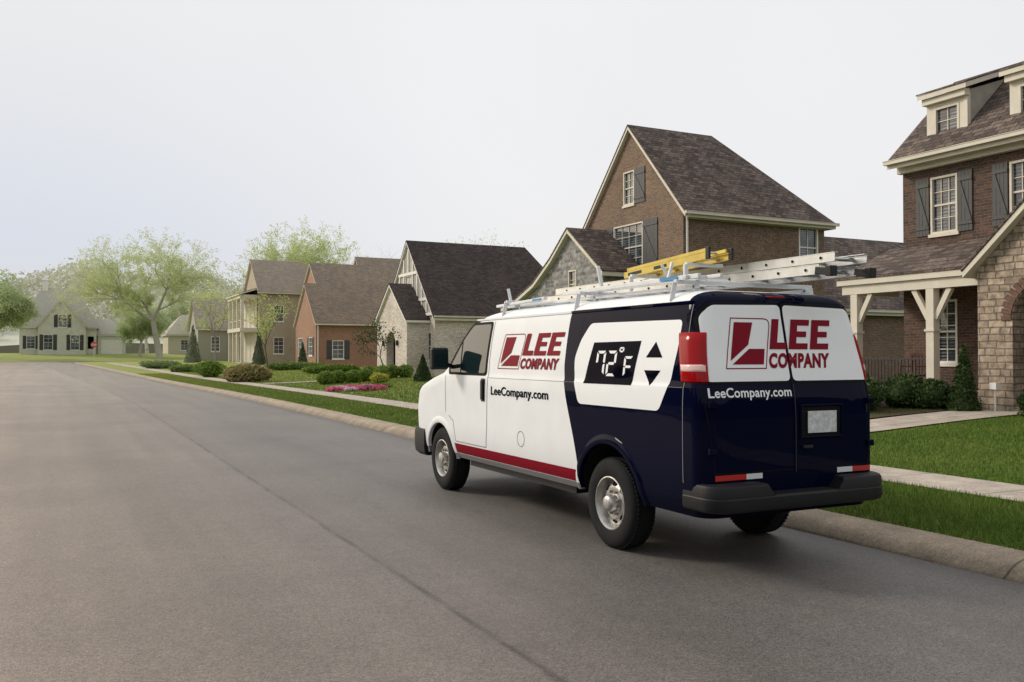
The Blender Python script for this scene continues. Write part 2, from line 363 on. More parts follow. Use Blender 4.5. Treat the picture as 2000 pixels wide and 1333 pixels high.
# ------------------------------------------------------------------ foliage
def leafcloud(mb,pts,size,r,mi=0,n_each=1,jit=.3):
    for p in pts:
        for _ in range(n_each):
            c=Vector(p)+Vector((r.gauss(0,jit),r.gauss(0,jit),r.gauss(0,jit*.8)))
            a=Vector((r.gauss(0,1),r.gauss(0,1),r.gauss(0,1))).normalized(); b=a.orthogonal().normalized()
            t=r.uniform(0,6.28); b=(b*math.cos(t)+a.cross(b)*math.sin(t))
            s=size*r.uniform(.5,1.3); a=a*s; b=b*s*.6
            mb.add([c-a,c-b*.9,c+a,c+b*.9],[(0,1,2,3)],mi)
def make_tree(name,seed,height,spread,trunk_r,levels,leaf_size,leaf_each,jit,mat,label,loc,trunk_frac=.28,group=None,upward=.5,kids=(3,4)):
    r=random.Random(seed); wood=MB(); tips=[]
    def br(p,d,length,rad,lv):
        segs=3; q=p; dd=d; rr=rad
        for i in range(segs):
            dd=(dd+Vector((r.gauss(0,.13),r.gauss(0,.13),r.gauss(0,.08)+.04*upward))).normalized()
            nq=q+dd*length/segs; nr=rr*(.82 if lv>0 else .86)
            wood.tube(q,nq,rr,nr,n=7 if lv<2 else (5 if lv<3 else 3),caps=False)
            q=nq; rr=nr
            if lv>=levels-1: tips.append(q.copy())
            if lv>0 and lv<levels and i<segs-1 and r.random()<.8:
                ax=Vector((r.gauss(0,1),r.gauss(0,1),r.gauss(0,.5)))
                nd=(dd+ax.normalized()*.9).normalized(); br(q,nd,length*r.uniform(.45,.65),rr*.6,lv+1)
        if lv<levels:
            k=r.choice(kids)
            a0=r.uniform(0,6.28)
            for i in range(k):
                a=a0+i*6.283/k+r.gauss(0,.3)
                side=dd.orthogonal().normalized(); side=side*math.cos(a)+dd.cross(side)*math.sin(a)
                nd=(dd*r.uniform(.55,1.0)+side*r.uniform(.6,1.0)*spread+Vector((0,0,.15*upward))).normalized()
                br(q,nd,length*r.uniform(.62,.85),rr*.72,lv+1)
        else: tips.append(q.copy())
    br(Vector((0,0,-.2)),Vector((0,0,1)),height*trunk_frac,trunk_r,0)
    top=max(v[2] for v in wood.v); s=height/top
    wood.v=[(v[0]*s,v[1]*s,v[2]*s) for v in wood.v]; tips=[t*s for t in tips]
    e=empty(name,loc,label,'tree',group)
    sh=lambda mb:[(v[0]+loc[0],v[1]+loc[1],v[2]+loc[2]) for v in mb.v]
    wood.v=sh(wood); mkobj('trunk',wood,M['bark'],e,loc,smooth=True,fixn=False)
    if leaf_each>0:
        cr=MB(); leafcloud(cr,tips,leaf_size,r,0,int(leaf_each),jit); cr.v=sh(cr)
        mkobj('crown',cr,mat,e,loc,fixn=False)
    return e
make_tree('tree',11,19.5,.85,.42,5,.11,5,.22,M['leaf_spring'],'tall spreading tree with sparse pale spring leaves on the lawn',(13.4,147,1.0),.24,kids=(3,3,4))
make_tree('tree',23,12.6,.75,.3,4,.16,16,.42,M['leaf_green'],'leafy green tree beside the cross street',(-10.2,150,1.1),.18)
make_tree('tree',31,22,.8,.35,5,.12,5,.22,M['leaf_spring'],'tall tree with pale yellow leaves rising behind a roof',(33,140,.8),.28,kids=(3,3,4))
make_tree('tree',41,16.4,.8,.26,5,.1,0,.3,None,'leafless dark tree rising behind the houses',(37.5,115,.8),.28,kids=(3,3))
make_tree('tree',47,13.4,.7,.2,5,.07,3,.14,M['leaf_spring'],'slender spring tree rising behind a house roof',(39,82,.6),.3,kids=(3,3))
make_tree('tree',53,6.0,.6,.07,3,.07,3,.18,M['leaf_spring'],'small young tree on a front lawn',(14.6,72,H(14.6,72)),.3)
make_tree('tree',59,8.5,.45,.08,3,.09,3,.2,M['leaf_spring'],'small young tree in front of a tan house',(13.6,93,H(13.6,93)),.3)
make_tree('tree',61,3.6,.5,.04,3,.07,3,.15,M['leaf_dark'],'small ornamental tree beside a whitewashed entry',(17.9,53.4,H(17.9,53.4)),.3)
make_tree('tree',67,11,.9,.25,4,.16,9,.4,M['leaf_spring'],'pale green tree beyond the cross street',(25,160,1.8),.2)
make_tree('tree',71,10,.9,.25,4,.16,9,.4,M['leaf_green'],'green tree beyond the cross street',(14,178,2.0),.2)
make_tree('tree',73,11,.9,.2,4,.16,9,.35,M['leaf_green'],'green tree behind a stone house',(-13,182,2.0),.2)
make_tree('tree',79,7,.8,.16,4,.12,9,.3,M['leaf_green'],'small green tree beside a far garage',(10.8,152,1.5),.22)
make_tree('tree',83,12,.9,.25,4,.16,9,.4,M['leaf_green'],'green tree behind a far garage',(22,190,2.0),.2)
def bush(name,x,y,rx,ry,h,mat,label,leaf=.05,n=1400,seed=0,cone=False,group=None,z=None):
    r=random.Random(seed); z=H(x,y) if z is None else z
    mb=MB(); nu,nv=14,8; vs=[];fs=[]
    for j in range(nv+1):
        ph=math.pi*j/nv
        for i in range(nu):
            th=2*math.pi*i/nu; k=.8+r.uniform(-.05,.05); rad=math.sin(ph)*k
            zc=(1+math.cos(ph))/2
            if cone: rad=(j/nv)*.8; zc=1-j/nv
            vs.append((x+math.cos(th)*rad*rx,y+math.sin(th)*rad*ry,z+max(0,zc)*h*.88))
    for j in range(nv):
        for i in range(nu): fs.append((j*nu+i,(j+1)*nu+i,(j+1)*nu+(i+1)%nu,j*nu+(i+1)%nu))
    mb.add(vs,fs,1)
    pts=[]
    lump=[(r.uniform(0,6.28),r.uniform(-1,1),r.uniform(.1,.22)) for _ in range(9)]
    for _ in range(n):
        th=r.uniform(0,6.283); u=r.uniform(-.95,1)
        if cone:
            q=r.uniform(0,1)**.7; rad=q*(.88+.2*r.random())
            pts.append((x+math.cos(th)*rad*rx,y+math.sin(th)*rad*ry,z+.03+(1-q)*h))
        else:
            k=1
            for (a,b,s) in lump:
                dd=math.cos(th-a)*math.sqrt(1-u*u)*math.sqrt(1-b*b)+u*b
                if dd>.8: k+=s*(dd-.8)/.2
            k*=r.uniform(.82,1.03); c=math.sqrt(1-u*u)
            pts.append((x+math.cos(th)*c*rx*k,y+math.sin(th)*c*ry*k,z+h*.5+u*h*.5*k))
    leafcloud(mb,pts,leaf,r,0,1,.02)
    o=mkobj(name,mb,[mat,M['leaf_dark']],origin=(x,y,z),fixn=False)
    tag(o,label,'bush' if 'flower' not in name else 'flowers',group); return o
for i in range(5): bush('boxwood_shrub',12.4+i*.75,46.8+.4*(i%2),.46,.46,.68,M['leaf_box'],'clipped round boxwood shrub in a front garden bed',.05,1700,i,group='clipped boxwoods in a row')
for i in range(4): bush('boxwood_shrub',15.6+i*.7,49.6-.3*(i%2),.46,.46,.75,M['leaf_box'],'clipped round boxwood shrub in a front garden bed',.05,1500,20+i,group='clipped boxwoods in a row')
bush('conical_shrub',16.5,43.3,.48,.48,1.35,M['leaf_dark'],'dark conical evergreen shrub in a garden bed',.05,1800,31,cone=True)
bush('conical_shrub',17.6,92,.7,.7,3.4,M['leaf_dark'],'tall dark evergreen beside a tan house',.09,1500,32,cone=True)
bush('conical_shrub',13.2,107,.9,.9,4.2,M['leaf_dark'],'tall dark evergreen beside a green house',.1,1500,33,cone=True)
bush('conical_shrub',19.0,79.5,.5,.5,2.2,M['leaf_dark'],'dark evergreen beside an orange brick house',.09,1200,34,cone=True)
bush('ornamental_grass',9.9,55,1.2,.8,1.05,M['leaf_dry'],'clump of pale dry ornamental grass beside the sidewalk',.12,2800,35)
bush('round_shrub',9.3,66,.85,.85,1.15,M['leaf_box'],'round green shrub on a front lawn',.08,2000,36)
bush('low_hedge',9.4,80,1.4,.7,.6,M['leaf_box'],'low green hedge beside the sidewalk',.1,2000,37)
bush('low_hedge',8.5,92,1.8,.8,.7,M['leaf_box'],'low hedge beside the sidewalk',.1,2000,38)
bush('low_hedge',16.8,73,2.4,.7,.6,M['leaf_box'],'low hedge in front of an orange brick house',.09,2400,39)
bush('low_hedge',17.2,63,2.0,.6,.55,M['leaf_box'],'low hedge in front of a house',.09,2400,40)
bush('yellow_shrub',14.6,44.5,.45,.45,.5,M['flower_yellow'],'small yellow green shrub in a garden bed',.05,900,41)
fl=[(10.7,38.9,.36,.2,'pink'),(11.35,38.5,.3,.18,'white'),(11.1,39.6,.42,.2,'white'),(12.0,38.3,.46,.3,'pink'),(12.35,39.2,.4,.22,'white'),(12.8,38.9,.3,.18,'pink'),(13.5,40.4,.36,.22,'green'),(11.8,40.3,.4,.2,'pink'),(12.9,41.2,.4,.26,'green'),(11.6,41.0,.4,.22,'green')]
for i,(x,y,rr0,h,k) in enumerate(fl):
    bush('pink_flowers' if k=='pink' else ('pale_flowers' if k=='white' else 'boxwood_shrub'),x,y,rr0,rr0,h,M['flower_pink' if k=='pink' else ('flower_white' if k=='white' else 'leaf_box')],
         {'pink':'low mound of bright pink flowers beside the sidewalk','white':'low mound of pale pink flowers beside the sidewalk','green':'small green shrub behind the flower bed'}[k],.035,700,80+i)
pb=[(16.6,15.4,.7,.85),(17.4,16.4,.75,.9),(16.2,16.9,.6,.7),(18.1,15.2,.55,.8),(15.6,15.9,.5,.55),(17.0,17.8,.7,.9),(18.3,14.6,.5,.7),(18.4,17.2,.55,.9)]
for i,(x,y,rr0,h) in enumerate(pb): bush('garden_shrub',x,y,rr0,rr0,h,M['leaf_dark'],'dark leafy shrub in the mulch bed by the porch',.05,1900,50+i,group='shrubs in the porch bed')
bush('conical_shrub',18.3,13.75,.34,.34,1.5,M['leaf_dark'],'dark upright evergreen against the stone wall',.04,2200,70,cone=True)
bush('garden_shrub',18.0,11.75,.42,.42,.62,M['leaf_dark'],'small dark shrub beside the front path',.04,1700,71,group='shrubs in the porch bed')
def hillz(x,y):
    return 1.0+22*math.exp(-((x-5)/95)**2-((y-300)/55)**2)*(1+.12*math.sin(x*.06)+.08*math.sin(x*.17+1))
grid('hill_or_added_screen',[-220+8*i for i in range(60)],[225+8*i for i in range(24)],lambda x,y:(x,y,hillz(x,y)),M['leaf_wood'])
r=random.Random(5); mb=MB()
for _ in range(1500):
    x=r.uniform(-70,150); y=r.uniform(232,300); z=hillz(x,y); s=r.uniform(1.8,3.6)
    leafcloud(mb,[(x+r.gauss(0,s*.45),y+r.gauss(0,s*.45),z+s*.9+r.gauss(0,s*.4)) for _ in range(32)],.6,r,0,1,.2)
w=mkobj('woodland',mb,M['leaf_wood'],fixn=False); w['kind']='stuff'; w['label']='distant hazy wooded hillside'
# dark leafy screens added out of view, left and behind, for van reflections
def added_leafy_screen(a,b,h): return lambda t,u:(a[0]+(b[0]-a[0])*t,a[1]+(b[1]-a[1])*t,u*h*(.8+.25*math.sin(t*31)+.15*math.sin(t*83)))
for k,(a,b,h) in enumerate((((-34,-40),(-30,60),10),((-34,-34),(80,-34),9))):
    mbk=added_leafy_screen(a,b,h); grid('hill_or_added_screen',[i/60 for i in range(61)],[-.1,.5,1.0],lambda t,u:mbk(t,u),M['leaf_dark'])
# ------------------------------------------------------------------ house helpers
def P(face,c,a,z,o=0):
    if face=='x': return (c-o,a,z)
    return (a,c-o,z)
def fbox(mb,face,c,a0,a1,z0,z1,o0,o1,mi=0):
    if face=='x': mb.box(c-o1,c-o0,a0,a1,z0,z1,mi)
    else: mb.box(a0,a1,c-o1,c-o0,z0,z1,mi)
def wallface(mb,face,c,outer,holes=(),depth=.12):
    hp=[h if len(h)>4 or isinstance(h[0],(tuple,list)) else [(h[0],h[2]),(h[1],h[2]),(h[1],h[3]),(h[0],h[3])] for h in holes]
    loops=[[Vector((a,z,0)) for a,z in outer]]+[[Vector((a,z,0)) for a,z in h] for h in hp]
    tris=tessellate_polygon(loops); flat=[p for l in loops for p in l]
    mb.add([P(face,c,p.x,p.y) for p in flat],[tuple(t) for t in tris])
    for h in hp:
        n=len(h); vs=[P(face,c,a,z) for a,z in h]+[P(face,c,a,z,-depth) for a,z in h]
        mb.add(vs,[(i,(i+1)%n,n+(i+1)%n,n+i) for i in range(n)])
def window(parent,face,c,a0,a1,z0,z1,nx=3,nz=4,shut='',depth=.12,trim='cream',sw=.5,mid=True,sill=True):
    o=P(face,c,(a0+a1)/2,(z0+z1)/2)
    fr=MB(); w=.06
    fbox(fr,face,c,a0,a0+w,z0,z1,-.10,.015); fbox(fr,face,c,a1-w,a1,z0,z1,-.10,.015)
    fbox(fr,face,c,a0+w,a1-w,z0,z0+w,-.10,.012); fbox(fr,face,c,a0+w,a1-w,z1-w,z1,-.10,.012)
    m=(z0+z1)/2
    if mid: fbox(fr,face,c,a0+w,a1-w,m-.025,m+.025,-.10,-.03)
    for i in range(1,nx):
        a=a0+w+(a1-a0-2*w)*i/nx; fbox(fr,face,c,a-.011,a+.011,z0+w,z1-w,-.09,-.045)
    for j in range(1,nz):
        if mid and j*2==nz: continue
        z=z0+w+(z1-z0-2*w)*j/nz; fbox(fr,face,c,a0+w,a1-w,z-.011,z+.011,-.088,-.043)
    if sill: fbox(fr,face,c,a0-.05,a1+.05,z0-.09,z0-.001,-.02,.05)
    ob=mkobj('window',fr,M[trim],parent,o)
    pn=MB(); pn.add([P(face,c,a0+.01,z0+.01,-.075),P(face,c,a1-.01,z0+.01,-.075),P(face,c,a1-.01,z1-.01,-.075),P(face,c,a0+.01,z1-.01,-.075)],[(0,1,2,3)])
    mkobj('pane',pn,M['pane'],ob,o,fixn=False)
    for s in shut:
        b=MB()
        s0,s1=(a0-sw-.03,a0-.03) if s=='l' else (a1+.03,a1+.03+sw)
        k=4
        for i in range(k):
            u0=s0+(s1-s0)*i/k; u1=s0+(s1-s0)*(i+1)/k
            fbox(b,face,c,u0+.004,u1-.004,z0-.02,z1+.02,.012,.035)
        fbox(b,face,c,s0,s1,z0+.15,z0+.24,.035,.055); fbox(b,face,c,s0,s1,z1-.24,z1-.15,.035,.055)
        b.bar(P(face,c,s0+.05,z0+.25,.045),P(face,c,s1-.05,z1-.25,.045),.018,.08)
        mkobj('shutter',b,M['shutter'],ob,o)
    return ob
def solid(polys,th,scale_c=None,sc=1.0,dz=0):
    vid={};vs=[];fs=[]
    def g(p):
        k=tuple(round(x,4) for x in p)
        if k not in vid: vid[k]=len(vs); vs.append(k)
        return vid[k]
    for p in polys: fs.append([g(q) for q in p])
    if scale_c is not None:
        cx=sum(v[0] for v in vs)/len(vs); cy=sum(v[1] for v in vs)/len(vs)
        ex=max(abs(v[0]-cx) for v in vs); ey=max(abs(v[1]-cy) for v in vs)
        vs=[(cx+(v[0]-cx)*(1-sc/ex),cy+(v[1]-cy)*(1-sc/ey),v[2]+dz) for v in vs]
    n=len(vs); mb=MB(); edges={}
    for f in fs:
        for i in range(len(f)):
            a,b=f[i],f[(i+1)%len(f)]; edges.setdefault(frozenset((a,b)),[]).append((a,b))
    allv=list(vs)+[(v[0],v[1],v[2]-th) for v in vs]
    F=[tuple(f) for f in fs]+[tuple(i+n for i in reversed(f)) for f in fs]
    for k,e in edges.items():
        if len(e)==1: a,b=e[0]; F.append((a,n+a,n+b,b))
    mb.add(allv,F); return mb
def roofpolys(parent,polys,mat,trim='cream',th=.06,tth=.15,name='roof',inset=.025):
    o=mkobj(name,solid(polys,th),M[mat],parent,world_loc(parent))
    mkobj('fascia',solid(polys,tth,True,inset,-th-.001),M[trim],parent,world_loc(parent))
    return o
def roof(parent,mat,axis,a0,a1,b0,b1,ze,zr,ove=.35,ovr=.2,hip0=0,hip1=0,trim='cream'):
    sl=(zr-ze)/((b1-b0)/2); lift=.2; zb=ze-sl*ove+lift; zt=zr+lift; bm_=(b0+b1)/2
    A0=a0-(ove if hip0 else ovr); A1=a1+(ove if hip1 else ovr); B0=b0-ove; B1=b1+ove
    r0=a0+hip0 if hip0 else A0; r1=a1-hip1 if hip1 else A1
    q=(lambda a,b,z:(a,b,z)) if axis=='x' else (lambda a,b,z:(b,a,z))
    e00=q(A0,B0,zb);e10=q(A1,B0,zb);e01=q(A0,B1,zb);e11=q(A1,B1,zb);R0=q(r0,bm_,zt);R1=q(r1,bm_,zt)
    polys=[[e00,e10,R1,R0],[e11,e01,R0,R1]]
    if hip0: polys.append([e01,e00,R0])
    if hip1: polys.append([e10,e11,R1])
    return roofpolys(parent,polys,mat,trim)
def gutter(parent,face,c,a0,a1,z,trim='cream'):
    mb=MB(); fbox(mb,face,c,a0,a1,z-.1,z,0,.11); fbox(mb,face,c,a0-.01,a1+.01,z,z+.015,0,.125)
    mkobj('gutter',mb,M[trim],parent,world_loc(parent))
def block(parent,mat,x0,x1,y0,y1,z0,ze,apex=None,hx=(),hy=(),name='wall',back=True):
    mb=MB()
    fo=[(y0,z0),(y1,z0),(y1,ze)]+([(apex[0],apex[1])] if apex else [])+[(y0,ze)]
    wallface(mb,'x',x0,fo,hx)
    fb=fo if back else [(y0,z0),(y1,z0),(y1,ze),(y0,ze)]
    mb.add([(x1,a,z) for a,z in fb],[tuple(range(len(fb)))])
    so=[(x0,z0),(x1,z0),(x1,ze),(x0,ze)]
    wallface(mb,'y',y0,so,hy); mb.add([(a,y1,z) for a,z in so],[tuple(range(len(so)))])
    return mkobj(name,mb,M[mat],parent,world_loc(parent),fixn=False)
# ------------------------------------------------------------------ house with porch, dormers, stone entry
OA=(21.2,12,.3)
hA=empty('brick_house',OA,'dark brick house with covered porch, dormers and buff stone entry','house')
wA=[(16.07,16.9,5.0,6.55),(13.75,14.6,5.0,6.55),(16.1,16.8,1.5,3.2)]
block(hA,'brick_dark',21.2,29,2,17.8,.1,7.2,hx=wA)
window(hA,'x',21.2,*wA[0],3,4,'lr',sw=.42); window(hA,'x',21.2,*wA[1],3,4,'lr',sw=.42); window(hA,'x',21.2,*wA[2],2,5,trim='white_trim')
mb=MB(); mb.box(21.02,21.195,2,17.85,6.80,7.13); mb.box(20.9,21.2,2,17.95,7.1,7.2); mkobj('frieze',mb,M['cream'],hA,OA)
ya,yb=1.6,17.98
pts=[(20.72,7.12),(23.6,9.8),(26.2,9.95),(29.3,7.12)]
roofpolys(hA,[[(pts[i][0],ya,pts[i][1]),(pts[i+1][0],ya,pts[i+1][1]),(pts[i+1][0],yb,pts[i+1][1]),(pts[i][0],yb,pts[i][1])] for i in range(3)],'roof_brown',tth=.14)
for y in (17.8,2):
    mb=MB(); mb.add([(21.2,y,7.19),(23.6,y,9.65),(26.2,y,9.75),(28.9,y,7.19)],[(0,1,2,3)])
    mkobj('gable_wall',mb,M['brick_dark'],hA,OA,fixn=False)
gutter(hA,'x',20.72,ya,yb,7.13)
for (y0,y1) in ((15.95,17.2),(13.5,14.75)):
    h=(y0+.24,y1-.24,7.72,8.50); OD=(21.45,(y0+y1)/2,7.4)
    mb=MB(); wallface(mb,'x',21.45,[(y0,7.35),(y1,7.35),(y1,8.78),(y0,8.78)],[h])
    dm=mkobj('dormer',mb,M['cream'],hA,OD,fixn=False)
    for y in (y0+.01,y1-.01):
        mb=MB(); mb.add([(21.46,y,7.3),(21.46,y,8.76),(23.6,y,9.46),(23.6,y,9.0)],[(0,1,2,3)]); mkobj('cheek',mb,M['stucco'],dm,OD,fixn=False)
    mb=MB(); mb.box(21.43,21.56,y0-.02,y0+.10,7.40,8.7); mb.box(21.30,21.5,y0-.04,y1+.04,8.61,8.79); mb.box(21.41,21.5,y0+.1,y1-.1,7.42,7.54)
    mkobj('corner_board',mb,M['cream'],dm,OD)
    mkobj('dormer_roof',solid([[(21.2,y0-.15,8.94),(23.9,y0-.15,9.88),(23.9,y1+.15,9.88),(21.2,y1+.15,8.94)]],.04),M['roof_brown'],dm,OD)
    mkobj('fascia',solid([[(21.22,y0-.13,8.90),(23.9,y0-.13,9.84),(23.9,y1+.13,9.84),(21.22,y1+.13,8.90)]],.13),M['cream'],dm,OD)
    window(dm,'x',21.45,*h,2,2,mid=False,sill=False)
roofpolys(hA,[[(19.1,13.7,3.82),(21.25,13.7,4.75),(21.25,18.3,4.75),(19.1,18.3,3.82)]],'roof_brown',name='porch_roof')
mb=MB(); mb.box(19.2,19.42,13.9,18.15,3.36,3.66); mb.box(19.42,21.2,17.95,18.15,3.36,3.66); mb.box(19.42,21.19,13.9,17.94,3.62,3.66)
mkobj('porch_beam',mb,M['cream'],hA,OA)
mb=MB(); mb.box(19.0,21.2,13.9,18.3,.1,.8); mkobj('porch_floor',mb,M['stone_buff'],hA,OA)
for y in (15.36,17.75):
    mb=MB(); mb.box(19.2,19.42,y-.11,y+.11,.8,3.355); mb.box(19.16,19.46,y-.15,y+.15,.8,.98); mb.box(19.17,19.45,y-.14,y+.14,2.3,2.36)
    for s in (-1,1):
        if y>17 and s>0: continue
        mb.bar((19.31,y+s*.1,2.62),(19.31,y+s*.52,3.36),.12,.13)
    mb.bar((19.42,y,2.62),(19.85,y,3.36),.12,.13)
    mkobj('porch_post',mb,M['cream'],hA,(19.31,y,.8))
mb=MB(); mb.box(19.27,19.33,15.5,17.62,1.6,1.65); mb.box(19.28,19.32,15.5,17.62,.92,.96)
for i in range(20): yy=15.55+2.02*i/19; mb.box(19.29,19.31,yy-.01,yy+.01,.96,1.6)
mkobj('railing',mb,M['iron'],hA,(19.3,16.5,.8))
ch=MB(); ch.box(19.9,20.4,16.35,16.9,1.15,1.2)
for a in (19.92,20.36):
    for b_ in (16.38,16.86): ch.box(a-.02,a+.02,b_-.02,b_+.02,.8,1.7 if a>20.2 else 1.4)
for i in range(5): ch.box(20.35,20.38,16.42+i*.1,16.46+i*.1,1.2,1.72)
ch.box(19.9,20.4,16.34,16.4,1.4,1.43); ch.box(19.9,20.4,16.84,16.9,1.4,1.43); ch.box(20.33,20.4,16.36,16.88,1.7,1.78)
c=mkobj('porch_chair',ch,pmat('red_wood',(.13,.045,.03),.5),None,(20.1,16.6,.8)); tag(c,'reddish wooden armchair standing on the porch','chair')
arch=[(11.3,.5),(13.05,.5),(13.05,2.55)]+[(12.175+.875*math.cos(math.radians(t)),2.55+.8*math.sin(math.radians(t))) for t in range(15,180,15)]+[(11.3,2.55)]
mb=MB(); wallface(mb,'x',19.0,[(7.9,.1),(13.9,.1),(13.9,3.75),(10.9,6.5),(7.9,3.75)],[arch],.55)
for y in (13.9,7.9): mb.add([(19,y,.1),(21.2,y,.1),(21.2,y,3.75),(19,y,3.75)],[(0,1,2,3)])
mkobj('entry_wall',mb,M['stone_buff'],hA,OA,fixn=False)
mb=MB()
for t in range(0,181,9):
    a=math.radians(t); mb.bar((18.985,12.175+.89*math.cos(a),2.55+.81*math.sin(a)),(18.985,12.175+1.13*math.cos(a),2.55+1.04*math.sin(a)),.04,.115)
mkobj('arch_bricks',mb,pmat('arch_brick',(.13,.07,.05),.85,var=.3,vs=9),hA,(19,12.2,2.5))
mb=MB(); mb.add([(20.9,10.5,.4),(20.9,13.8,.4),(20.9,13.8,4),(20.9,10.5,4)],[(0,1,2,3)]); mkobj('entry_recess',mb,M['asph_dark'],hA,(21,12,.4),fixn=False)
roof(hA,'roof_brown','x',19,24,7.9,13.9,3.75,6.5,.25,.25)
mb=MB(); mb.tube((18.6,13.2,.45),(18.6,13.2,.95),.02); mb.box(18.52,18.68,13.12,13.28,.95,1.1); c=mkobj('path_lamp',mb,M['white_trim'],None,(18.6,13.2,.45)); tag(c,'small white lamp on a stake beside the front path','lamp')
# ------------------------------------------------------------------ brown brick house, big gable
OB=(21,31,.4)
hB=empty('brick_house',OB,'brown brick house with steep cream trimmed gable and grey shutters','house')
wu=(30.86,31.65,7.95,9.35); wl=(30.25,32.4,5.2,7.15); wy=(26.8,27.85,5.3,6.95)
block(hB,'brick_brown',21,28.2,27.6,34.6,.2,7.3,(31.1,11.05),[wu,wl,(30.0,32.2,1.6,3.4)],[wy],back=False)
window(hB,'x',21,*wu,2,4,'l',sw=.75); window(hB,'x',21,*wl,4,4,'lr',sw=1.0); window(hB,'x',21,30.0,32.2,1.6,3.4,4,4)
window(hB,'y',27.6,*wy,2,2,trim='white_trim')
roof(hB,'roof_brown','x',21,28.2,27.6,34.6,7.3,11.05,.35,.18,0,3.0)
mb=MB(); mb.box(21.1,28.2,27.50,27.6,6.9,7.25); mkobj('frieze',mb,M['cream'],hB,OB)
gutter(hB,'y',27.25,20.8,28.6,7.12)
mb=MB(); mb.tube((21.12,27.52,.4),(21.12,27.52,6.9),.045); mb.tube((21.12,27.52,6.9),(21.0,27.2,7.05),.045); mkobj('downspout',mb,M['white_trim'],hB,OB,smooth=True,angle=40)
OS=(19.2,33,.4)
sb=empty('stone_wing',OS,'grey stone front wing with a sweeping cream trimmed gable','house wing')
mb=MB(); h=(32.5,33.15,4.1,5.3)
cat=[(30.4,5.1),(32.9,6.9),(34.4,5.75),(36,4.8),(38,4.1),(39,3.9)]
wallface(mb,'x',19.2,[(30.4,.2),(39,.2)]+list(reversed(cat)),[h])
mb.add([(19.2,30.4,.2),(21,30.4,.2),(21,30.4,5.1),(19.2,30.4,5.1)],[(0,1,2,3)]); mb.add([(19.2,39,.2),(21,39,.2),(21,39,3.9),(19.2,39,3.9)],[(0,1,2,3)])
mkobj('wall',mb,M['stone_grey'],sb,OS,fixn=False)
window(sb,'x',19.2,*h,1,3,trim='cream')
c2=[(30.1,5.08),(32.9,7.1),(34.4,5.95),(36,5.0),(38,4.3),(39.3,4.05)]
roofpolys(sb,[[(18.95,c2[i][0],c2[i][1]),(21.0,c2[i][0],c2[i][1]),(21.0,c2[i+1][0],c2[i+1][1]),(18.95,c2[i+1][0],c2[i+1][1])] for i in range(5)],'roof_brown',tth=.17)
block(hB,'brick_brown',22.5,28,34.6,38.2,.2,7.1,name='side_wall')
roof(hB,'roof_brown','x',22.5,28,33.5,38.2,7.0,8.9,.3,.3,2.2,2.2)
mb=MB()
for i in range(9):
    a=math.pi*i/9; b_=math.pi*(i+1)/9
    mb.add([(22.6,36.1+.5*math.cos(a),7.9+.62*math.sin(a)),(22.6,36.1+.5*math.cos(b_),7.9+.62*math.sin(b_)),(24.5,36.1+.5*math.cos(b_),7.9+.62*math.sin(b_)),(24.5,36.1+.5*math.cos(a),7.9+.62*math.sin(a))],[(0,1,2,3)])
for i in range(6): mb.box(22.62,22.7,35.7,36.5,7.9+i*.09,7.95+i*.09)
mkobj('roof_vent',mb,M['cream'],hB,(22.6,36.1,7.9),fixn=False)
gB=empty('garage_wing',(30,30,.4),'brown brick rear garage wing with a wide shingle roof','garage')
block(gB,'brick_brown',28.3,46,29,37,.2,3.85,(33,7.4))
roof(gB,'roof_brown','x',28.3,46,29,37,3.85,7.4,.4,.1)
gutter(gB,'y',28.6,28.3,46,3.72)
# ------------------------------------------------------------------ whitewashed brick, half timber
OC=(21,57,.5)
hC=empty('brick_house',OC,'whitewashed brick house with dark steep roof and half timbered gable','house')
block(hC,'brick_white',21,32,53,62.4,.2,4.3,(57.7,9.3),[(53.6,55.9,1.4,3.2)],[(24,25.2,1.6,3.2)],back=False)
window(hC,'x',21,53.6,55.9,1.4,3.2,4,4,trim='white_trim'); window(hC,'y',53,24,25.2,1.6,3.2,2,4,trim='white_trim')
h=(57.1,58.3,5.6,7.1)
mb=MB(); wallface(mb,'x',20.93,[(53.1,4.3),(62.3,4.3),(57.7,9.2)],[h],.1); mkobj('gable_wall',mb,M['stucco'],hC,OC,fixn=False)
window(hC,'x',20.93,*h,2,4,trim='white_trim')
mb=MB()
for y in [54.2+.85*i for i in range(9)]:
    top=9.1-abs(y-57.7)*1.06-.1
    if 57.0<y<58.4: mb.box(20.86,20.93,y-.07,y+.07,7.2,top)
    elif top>4.6: mb.box(20.86,20.93,y-.07,y+.07,4.5,top)
for z in (4.35,5.35,7.2):
    hw=(9.2-z)/1.065-.1
    if z==5.35: mb.box(20.85,20.93,57.7-hw,57.05,z-.09,z+.09); mb.box(20.85,20.93,58.35,57.7+hw,z-.09,z+.09)
    else: mb.box(20.85,20.93,57.7-hw,57.7+hw,z-.09,z+.09)
mkobj('timber_framing',mb,M['white_trim'],hC,OC)
roof(hC,'roof_dark','x',21,32,53,62.4,4.3,9.3,.35,.25,0,2.2,trim='white_trim')
gutter(hC,'y',52.6,20.8,32.3,4.2)
ar=[(56.2,.6),(58.0,.6),(58.0,2.5)]+[(57.1+.9*math.cos(math.radians(t)),2.5+.8*math.sin(math.radians(t))) for t in range(20,180,20)]+[(56.2,2.5)]
mb=MB(); wallface(mb,'x',19.5,[(54,.2),(60,.2),(60,4.0),(57,6.3),(54,4.0)],[ar],.5)
for y in (54,60): mb.add([(19.5,y,.2),(21,y,.2),(21,y,4.0),(19.5,y,4.0)],[(0,1,2,3)])
mkobj('entry_wall',mb,M['brick_white'],hC,OC,fixn=False)
